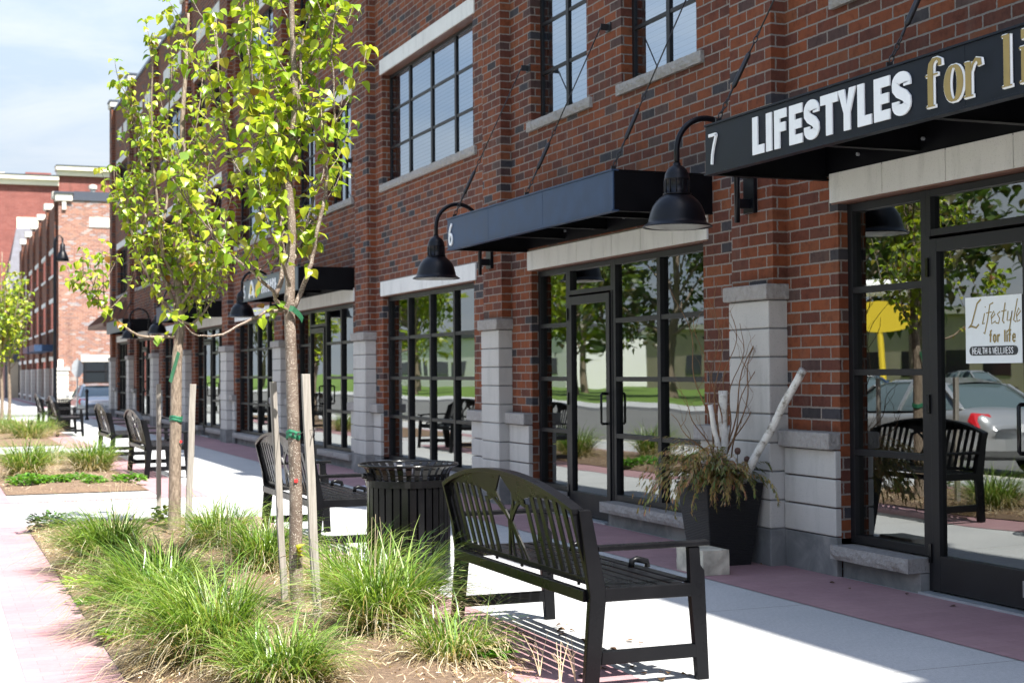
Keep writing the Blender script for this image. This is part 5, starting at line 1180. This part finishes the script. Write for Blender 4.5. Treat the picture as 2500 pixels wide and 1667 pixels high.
# ------------------------------------------------------------------ cars
def make_car(x, y, z, face, paint_m, label, detail=True, cat='car'):
    """face=+1: drives towards +y, so its tail faces the viewer"""
    root = thing('parked_car', (x, y, z), label, cat, 'parked cars')
    def T(px, py, pz): return (x+px*face, y+py*face, z+pz)
    # stations along the length: (y, z_bottom, z_belt, half width)
    st = [(-2.28,.42,.70,.62),(-2.22,.28,.86,.78),(-2.05,.24,.97,.85),(-1.5,.22,1.00,.89),(-.6,.20,.96,.91),(.4,.20,.93,.91),(1.2,.20,.90,.90),(1.75,.23,.84,.87),(2.12,.28,.72,.79),(2.26,.40,.62,.66)]
    mb = MB(); vs = []; fs = []; n = 14
    for yy, zb, zt, hw in st:
        ring = [(-hw*.86,zb),(-hw*.97,zb+.10),(-hw,zb+(zt-zb)*.45),(-hw*.985,zb+(zt-zb)*.72),(-hw*.93,zt-.03),(-hw*.80,zt),(-hw*.3,zt+.018)]
        ring = ring+[(-a, b) for a, b in ring[::-1]]
        vs += [T(a, yy, b) for a, b in ring]
    for i in range(len(st)-1):
        for k in range(n): fs.append((i*n+k, i*n+(k+1) % n, (i+1)*n+(k+1) % n, (i+1)*n+k))
    fs.append(tuple(range(n))); fs.append(tuple((len(st)-1)*n+k for k in range(n))[::-1]); mb.add(vs, fs)
    o = mb.build('body', paint_m, root, smooth=True); o.modifiers.new('sub', 'SUBSURF').render_levels = 1
    # greenhouse: glass shell then roof
    gs = [(-1.72,.97,.99,.74,.72),(-1.15,.97,1.34,.80,.60),(-.5,.95,1.42,.82,.60),(.2,.93,1.41,.82,.59),(.55,.92,1.34,.81,.58),(1.25,.90,.93,.76,.70)]
    def shell(off, name, mat, lo=0.0, hi=1.0):
        vs = []; fs = []; mb = MB()
        for yy, zb, zt, wb, wt in gs:
            za = zb+(zt-zb)*lo; zc = zb+(zt-zb)*hi; wa = wb+(wt-wb)*lo+off; wc = wb+(wt-wb)*hi+off
            vs += [T(-wa,yy,za), T(-wc,yy,zc-.02), T(-wc*.8,yy,zc+off), T(wc*.8,yy,zc+off), T(wc,yy,zc-.02), T(wa,yy,za)]
        for i in range(len(gs)-1):
            for k in range(5): fs.append((i*6+k, i*6+k+1, (i+1)*6+k+1, (i+1)*6+k))
        mb.add(vs, fs); return mb
    shell(0, 'g', 0).build('cabin_glass', M['back_glass'], root, smooth=True)
    mb = MB(); rf = gs[1:5]; vs = []; fs = []
    for yy, zb, zt, wb, wt in rf:
        vs += [T(-wt-.012,yy,zt-.03), T(-wt*.8,yy,zt+.014), T(0,yy,zt+.03), T(wt*.8,yy,zt+.014), T(wt+.012,yy,zt-.03)]
    for i in range(3):
        for k in range(4): fs.append((i*5+k, i*5+k+1, (i+1)*5+k+1, (i+1)*5+k))
    mb.add(vs, fs)
    for s_ in (-1, 1):   # pillars
        for a, b in (((-1.74,.985,.755),(-1.15,1.335,.612)), ((1.27,.92,.765),(.55,1.335,.592)), ((-.35,.955,.83),(-.38,1.40,.607))):
            mb.bar(T(s_*a[2],a[0],a[1]), T(s_*b[2],b[0],b[1]), .07, .025)
    mb.build('roof', paint_m, root, smooth=False)
    for s_ in (-1, 1):
        MB().add([T(s_*.50,-2.262,.70),T(s_*.80,-2.16,.70),T(s_*.84,-2.03,.80),T(s_*.80,-2.06,.92),T(s_*.60,-2.17,.90)], [(0,1,2,3,4)]).add([T(s_*.50,-2.20,.70),T(s_*.80,-2.10,.70),T(s_*.83,-1.98,.80),T(s_*.79,-2.0,.92),T(s_*.60,-2.1,.90)], [(0,1,2,3,4)]).build('tail_light', M['red_lens'], root)
        MB().box(*sorted((x+s_*.55*face, x+s_*.80*face)), *sorted((y+2.10*face, y+2.235*face)), z+.58, z+.72).build('headlight', M['chrome'], root)
        MB().box(*sorted((x+s_*.90*face, x+s_*1.03*face)), *sorted((y+.62*face, y+.78*face)), z+.92, z+1.06).build('wing_mirror', paint_m, root, bevel=.02)
        for yy in (-1.38, 1.38):
            w_ = MB(); cx, cy, cz = x+s_*.80*face, y+yy*face, z+.32; vs = []; fs = []; nn = 24
            prof = [(-.10,.20),(-.11,.30),(-.07,.32),(.07,.32),(.11,.30),(.10,.20)]
            for a_, r_ in prof:
                for k in range(nn): t = 2*math.pi*k/nn; vs.append((cx+a_, cy+r_*math.cos(t), cz+r_*math.sin(t)))
            for i in range(5):
                for k in range(nn): fs.append((i*nn+k, i*nn+(k+1) % nn, (i+1)*nn+(k+1) % nn, (i+1)*nn+k))
            w_.add(vs, fs); wo = w_.build('wheel', M['black_rubber'], root, smooth=True)
            r2 = MB(); vs = [(cx+s_*face*.085, cy, cz)]+[(cx+s_*face*.092, cy+.20*math.cos(2*math.pi*k/nn)*(1 if k % 4 else .9), cz+.20*math.sin(2*math.pi*k/nn)) for k in range(nn)]
            r2.add(vs, [(0, 1+k, 1+(k+1) % nn) for k in range(nn)]); r2.build('rim', M['chrome'], wo)
    MB().box(*sorted((x-.26, x+.26)), *sorted((y-2.30*face, y-2.288*face)), z+.66, z+.78).build('licence_plate', M['plate_white'], root)
    bp = MB(); bp.add([T(-.80,-2.20,.40),T(-.5,-2.33,.40),T(.5,-2.33,.40),T(.80,-2.20,.40),T(.80,-2.20,.56),T(.5,-2.33,.56),T(-.5,-2.33,.56),T(-.80,-2.20,.56)], [(0,1,6,7),(1,2,5,6),(2,3,4,5),(7,6,5,4)]); bp.build('rear_bumper', paint_m, root)
    return root
make_car(5.80, 56.6, -.35, 1, M['silver_paint'], 'silver sedan seen from behind, half hidden by the far corner of the brick building')
for x, y, f, m_, lb in ((-2.35, 18.6, 1, 'silver_paint', 'silver sedan at the kerb, mirrored in the nearest glass door'), (-5.7, 26.5, 1, 'blue_paint', 'dark blue car in the road beyond the silver one, seen only in the shop windows'), (-31.5, 62, -1, 'teal_paint', 'teal car across the road, seen only as a reflection'), (-31.8, 54, -1, 'silver_paint', 'silver car parked across the road, seen only as a reflection'), (-31.6, 70, -1, 'red_car_paint', 'red car across the road beside the teal one, seen only as a reflection')):
    make_car(x, y, -.145 if x > -5 else -.05, f, M[m_], lb)
# ------------------------------------------------------------------ street furniture far off
lp = thing('street_lamp', (3.86, 50.5, 0), 'tall black street lamp post with a bell lantern before the far brick wall', 'street lamp')
mb = MB(); mb.lathe([(.16,0),(.16,.25),(.10,.35),(.075,.5),(.06,1.0),(.05,5.3),(.05,5.75),(.03,5.9),(0,5.95)], (3.86,50.5), 16); mb.build('lamp_pole', M['lamp_paint'], lp, smooth=True)
MB().tube([(3.86,50.5,5.6),(3.92,50.49,5.95),(4.02,50.48,6.0),(4.10,50.47,5.9)], .022, 8).build('lamp_arm', M['lamp_paint'], lp, smooth=True)
MB().lathe([(.0,5.95),(.03,5.9),(.03,5.75),(.08,5.7),(.09,5.5),(.13,5.42),(.20,5.25),(.22,5.15),(.10,5.16),(0,5.18)], (4.10,50.47), 20).build('lantern', M['lamp_paint'], lp, smooth=True)
so2 = thing('road_sign', (3.98, 50.3, 2.0), 'small white sign fixed to the tall street lamp post', 'sign')
MB().box(3.93, 4.10, 50.25, 50.262, 1.58, 1.92).build('sign_plate', M['white_sign'], so2); MB().lathe([(.0,1.0),(.05,1.0),(.06,1.01)], (0,0), 4)
MB().tube([(4.015,50.245,1.83),(4.0,50.245,1.80),(4.0,50.245,1.76),(4.02,50.245,1.72),(4.02,50.245,1.66)], .008, 5).build('sign_symbol', M['red_paint'], so2)
sp_ = thing('stop_sign', (4.46, 49.3, 0), 'back of a grey octagonal sign on a thin grey post beside the silver sedan', 'sign')
MB().tube([(4.46,49.3,0),(4.46,49.3,1.95)], .025, 8).build('sign_post', M['gray_sign'], sp_)
mb = MB(); vs = [(4.46+.19*math.cos(R(22.5+45*k)), 49.26, 1.62+.30*math.sin(R(22.5+45*k))) for k in range(8)]; vs += [(a, b+.006, c_) for a, b, c_ in vs]; mb.add(vs, [tuple(range(8)), tuple(range(8,16))[::-1]]+[(i,8+i,8+(i+1)%8,(i+1)%8) for i in range(8)]); mb.build('sign_plate', M['gray_sign'], sp_)
bo = thing('bollard', (4.62, 47.9, 0), 'thin black bollard standing just left of the silver sedan tail light', 'bollard'); MB().lathe([(.07,0),(.06,.05),(.045,.1),(.045,.85),(.06,.87),(.06,.9),(.03,.97),(0,.98)], (4.62,47.9), 14).build('post', M['lamp_paint'], bo, smooth=True)
# ------------------------------------------------------------------ far buildings
b2 = thing('brick_building', (9, 85, -.1), 'lower orange brick shop building across the side street, its sunlit end wall facing us', 'building')
FX, FY, FT = 5.62, 71.4, 9.55
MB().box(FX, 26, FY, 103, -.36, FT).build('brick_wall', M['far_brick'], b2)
dk = M['dark_glass']
MB().box(FX+.62, 26, FY-.06, 103.1, FT+.002, FT+.14).build('roof_edge', M['dark_coping'], b2)
MB().box(FX-.14, FX+.62, FY-.14, FY+.6, FT-.05, FT+.30).build('corner_cap', M['white_stone'], b2, bevel=.02); MB().box(FX-.2, FX+.68, FY-.2, FY+.66, FT+.302, FT+.38).build('cap_flashing', M['dark_coping'], b2)
MB().box(FX+.16, FX+.34, FY-.10, FY-.001, FT-.45, FT-.052).build('cap_stem', M['white_stone'], b2)
cs = MB(); courses(cs, FX-.16, FX+.44, FY-.13, FY+.5, -.3, 1.62, h=.22, gap=.03); cs.build('corner_stone_base', M['white_stone'], b2); MB().box(FX-.2, FX+.5, FY-.17, FY+.55, 1.625, 1.75).build('stone_cap', M['white_stone'], b2)
MB().box(FX+.445, 26, FY-.10, FY-.002, -.3, .62).build('stone_plinth', M['white_stone'], b2)
MB().box(FX+1.0, 12.2, FY-.05, FY-.002, 2.02, 2.34).build('stone_lintel', M['white_stone'], b2)
fr = MB(); fr.box(FX+1.1, 12.1, FY-.045, FY-.003, 1.05, 2.01); fr.build('window', dk, b2)
mb = MB()
for xx in (6.8, 7.75, 8.7, 9.6): mb.box(xx-.03, xx+.03, FY-.07, FY-.046, 1.06, 2.0)
mb.box(FX+1.12, 12.0, FY-.072, FY-.0461, 1.56, 1.60); mb.build('window_frame', M['window_frame_metal'], b2)
MB().box(7.0, 9.9, FY-.04, FY-.002, 8.32, 8.78).build('stone_panel', M['white_stone'], b2)
MB().box(6.4, 8.1, FY+1.0, FY+3, FT+.145, FT+.55).build('roof_unit', M['dark_coping'], b2); MB().lathe([(0,FT+.55),(.12,FT+.56),(.12,FT+.72),(.2,FT+.78),(.2,FT+.95),(0,FT+1.0)], (7.35, FY+1.8), 12).build('roof_vent', M['white_stone'], b2)
y = FY+.4
while y < 102:
    sh = MB().box(FX-.14, FX-.002, y, y+.6, 1.76, FT+.1).build('pilaster', M['red_brick'], b2)
    cs = MB(); courses(cs, FX-.2, FX-.001, y-.03, y+.63, -.1, 1.74); cs.build('stone_base', M['cast_stone'], sh)
    MB().box(FX-.24, FX+.4, y-.08, y+.68, FT+.12, FT+.42).build('pier_cap', M['white_stone'], sh)
    for zz0, zz1 in ((.25,2.1),(3.6,4.9),(6.2,7.3)):
        MB().box(FX-.03, FX-.002, y+1.3, y+4.4, zz0, zz1).build('window', dk, b2); MB().box(FX-.07, FX-.031, y+1.2, y+4.5, zz1, zz1+.2).build('stone_lintel', M['lintel_stone'], b2); MB().box(FX-.09, FX-.031, y+1.2, y+4.5, zz0-.1, zz0).build('window_sill', M['lintel_stone'], b2)
    y += 5.2
# its shaded street front is the same dark brick as ours
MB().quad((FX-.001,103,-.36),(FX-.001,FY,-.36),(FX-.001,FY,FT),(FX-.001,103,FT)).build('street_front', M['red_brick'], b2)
for yy in (73.5, 78.5): 
    cn = thing('shop_canopy', (FX, yy+2, 2.7), 'small black canopy on the shaded front of the far brick building', 'canopy', 'canopies on the far brick building')
    MB().box(FX-.95, FX-.01, yy, yy+3.9, 2.55, 2.86).build('canopy_body', M['canopy_steel_sky_reflect'], cn)
hz_ = thing('slate_roofed_house', (6, 106, 0), 'narrow house with a steep grey slate roof behind the far brick building', 'house')
mb = MB(); mb.box(4.75, 9, 104, 112, -.5, 6.8); mb.build('wall', M['dark_coping'], hz_)
MB().add([(4.7,103.6,6.7),(9.3,103.6,6.7),(9.3,106.4,11.5),(5.6,106.4,11.5),(4.7,112,6.7),(9.3,112,6.7)], [(0,1,2,3),(0,3,4),(3,2,5,4)]).build('roof', M['roof_slate'], hz_)
MB().box(4.9, 5.6, 103.93, 103.998, -.1, 2.3).build('door', M['tan_wall'], hz_)
br = thing('big_brick_building', (8, 118, 0), 'tall plain red brick building with a cream cornice closing the street', 'building')
MB().box(-6, 8.86, 112.5, 140, -.5, 15.25).build('wall', M['big_red_brick'], br); MB().box(8.865, 40, 112.3, 140, -.5, 16.0).build('wall', M['big_red_brick'], br)
for x0, x1, z0, y0 in ((-6.3, 8.86, 15.25, 112.5), (8.75, 40, 16.0, 112.3)):
    MB().box(x0, x1, y0-.25, y0+1, z0-.02, z0+.36).build('cornice', M['cream_cornice'], br); MB().box(x0-.1, x1+.0, y0-.5, y0+1, z0+.362, z0+.66).build('cornice_top', M['cream_cornice'], br); MB().box(x0-.12, x1+.01, y0-.55, y0+1, z0+.662, z0+.72).build('cornice_flashing', M['dark_coping'], br)
MB().box(5.95, 7.55, 112.40, 112.498, 11.75, 12.85).build('cream_panel', M['cream_panel'], br)
MB().box(7.0, 8.9, 120, 126, 15.0, 17.15).build('roof_block', M['big_red_brick'], br); MB().box(-8, 5.5, 121, 126, 15, 17.2).build('roof_block', M['cream_cornice'], br)
# ------------------------------------------------------------------ across the road: what the shop windows mirror
def simple_building(x0, x1, y0, y1, h, wallm, roofm, label, winz=1.1):
    o = thing('low_building', ((x0+x1)/2, (y0+y1)/2, 0), label, 'building')
    MB().box(x0, x1, y0, y1, -.4, h).build('wall', wallm, o); MB().box(x0-.3, x1+.3, y0-.3, y1+.3, h+.002, h+.4).build('roof', roofm, o)
    yy = y0+1.5
    while yy < y1-3: MB().box(x1-.02, x1+.03, yy, yy+2.4, winz, winz+1.5).build('window', M['dark_glass'], o); yy += 4
    return o
simple_building(-60, -44, 60, 110, 4.6, M['tan_wall'], M['white_stone'], 'long low beige building across the road, seen only as a reflection')
simple_building(-50, -38, 18, 50, 3.8, M['far_brick'], M['roof_slate'], 'low orange brick building across the road, seen only as a reflection')
simple_building(-52, -40, 118, 170, 5.0, M['white_sign'], M['roof_slate'], 'white building down the road, seen only as a reflection')
ys_ = thing('oval_sign', (-16.5, 39.6, 0), 'yellow oval shop sign on a yellow pole across the road, seen only as a reflection', 'sign')
MB().tube([(-16.5,39.3,0),(-16.5,39.6,2.8)], .10, 8).build('sign_pole', M['yellow_letter'], ys_)
mb = MB(); vs = [(-16.5+.95*math.cos(R(15*k)), 39.6+.66*math.cos(R(15*k)), 3.05+.46*math.sin(R(15*k))) for k in range(24)]; vs += [(a+.07, b-.1, c_) for a, b, c_ in vs]; mb.add(vs, [tuple(range(24)), tuple(range(24,48))[::-1]]+[(i,24+i,24+(i+1)%24,(i+1)%24) for i in range(24)]); mb.build('oval_plate', M['yellow_letter'], ys_)
MB().tube([(-17.2,39.1,3.95),(-15.8,40.1,3.95)], .28, 12).build('white_plate', M['white_sign'], ys_)
def big_tree_mesh(seed, h, r_, leafc, n=2600, L_=.30):
    rnd = random.Random(seed); tb = MB(); cr = MB(); tb.tube(smoothpts([(0,0,-.4),(.1,0,h*.25),(-.1,.1,h*.5),(.1,0,h*.9)]), [.22*(1-.07*i) for i in range(10)], 10); cents = []
    for k in range(14):
        a = k*2.4; zz = h*rnd.uniform(.28,.75); e = Vector((math.cos(a)*r_*rnd.uniform(.5,.95), math.sin(a)*r_*rnd.uniform(.5,.95), zz+h*rnd.uniform(.05,.25)))
        tb.tube([(0,0,zz*.8),tuple(e*.5+Vector((0,0,zz*.42))),tuple(e)], [.07,.05,.015], 6); cents.append((e, r_*rnd.uniform(.25,.5)))
    cents.append((Vector((0,0,h*.85)), r_*.5))
    for i in range(n):
        c0, rr = rnd.choice(cents); v = Vector((rnd.gauss(0,1), rnd.gauss(0,1), rnd.gauss(0,.8))); p = c0+v*rr*.55; leaf(cr, p, Vector((rnd.uniform(-1,1), rnd.uniform(-1,1), rnd.uniform(-1,.4))), Vector((0,0,1)), L_*rnd.uniform(.6,1.3), rnd.choice(leafc), rnd)
    return tb, cr
tb, cr = big_tree_mesh(5, 8.5, 3.0, [(.20,.28,.02),(.28,.32,.03),(.14,.22,.02)]); tb2, cr2 = big_tree_mesh(9, 10, 3.6, [(.05,.09,.02),(.08,.12,.03),(.10,.09,.04)])
rt_ = thing('park_tree', (0,0,0), 'bright spring tree across the road, seen only as a reflection', 'tree', 'trees across the road'); tb.build('trunk', M['rough_bark'], rt_); cr.build('crown', M['spring_leaf'], rt_)
rt2 = thing('park_tree', (0,0,0), 'dark bushy tree across the road, seen only as a reflection', 'tree', 'trees across the road'); tb2.build('trunk', M['rough_bark'], rt2); cr2.build('crown', M['spring_leaf'], rt2)
for i, (x, y, k, sc_) in enumerate(((-24,80,0,1.1),(-20,100,0,1.1),(-26,118,0,1.2),(-27,56,1,1.5),(-21,140,0,1.2),(-22,45,1,1.45),(-24,68,1,1.2),(-30,92,1,1.2),(-28,36,1,1.2),(-22,160,1,1.3))):
    src = rt_ if k == 0 else rt2
    o = src if (i == 0 or i == 3) else copy_tree(src)
    o.location = (x, y, 0); o.rotation_euler = (0, 0, i*1.3); o.scale = (sc_, sc_, sc_)
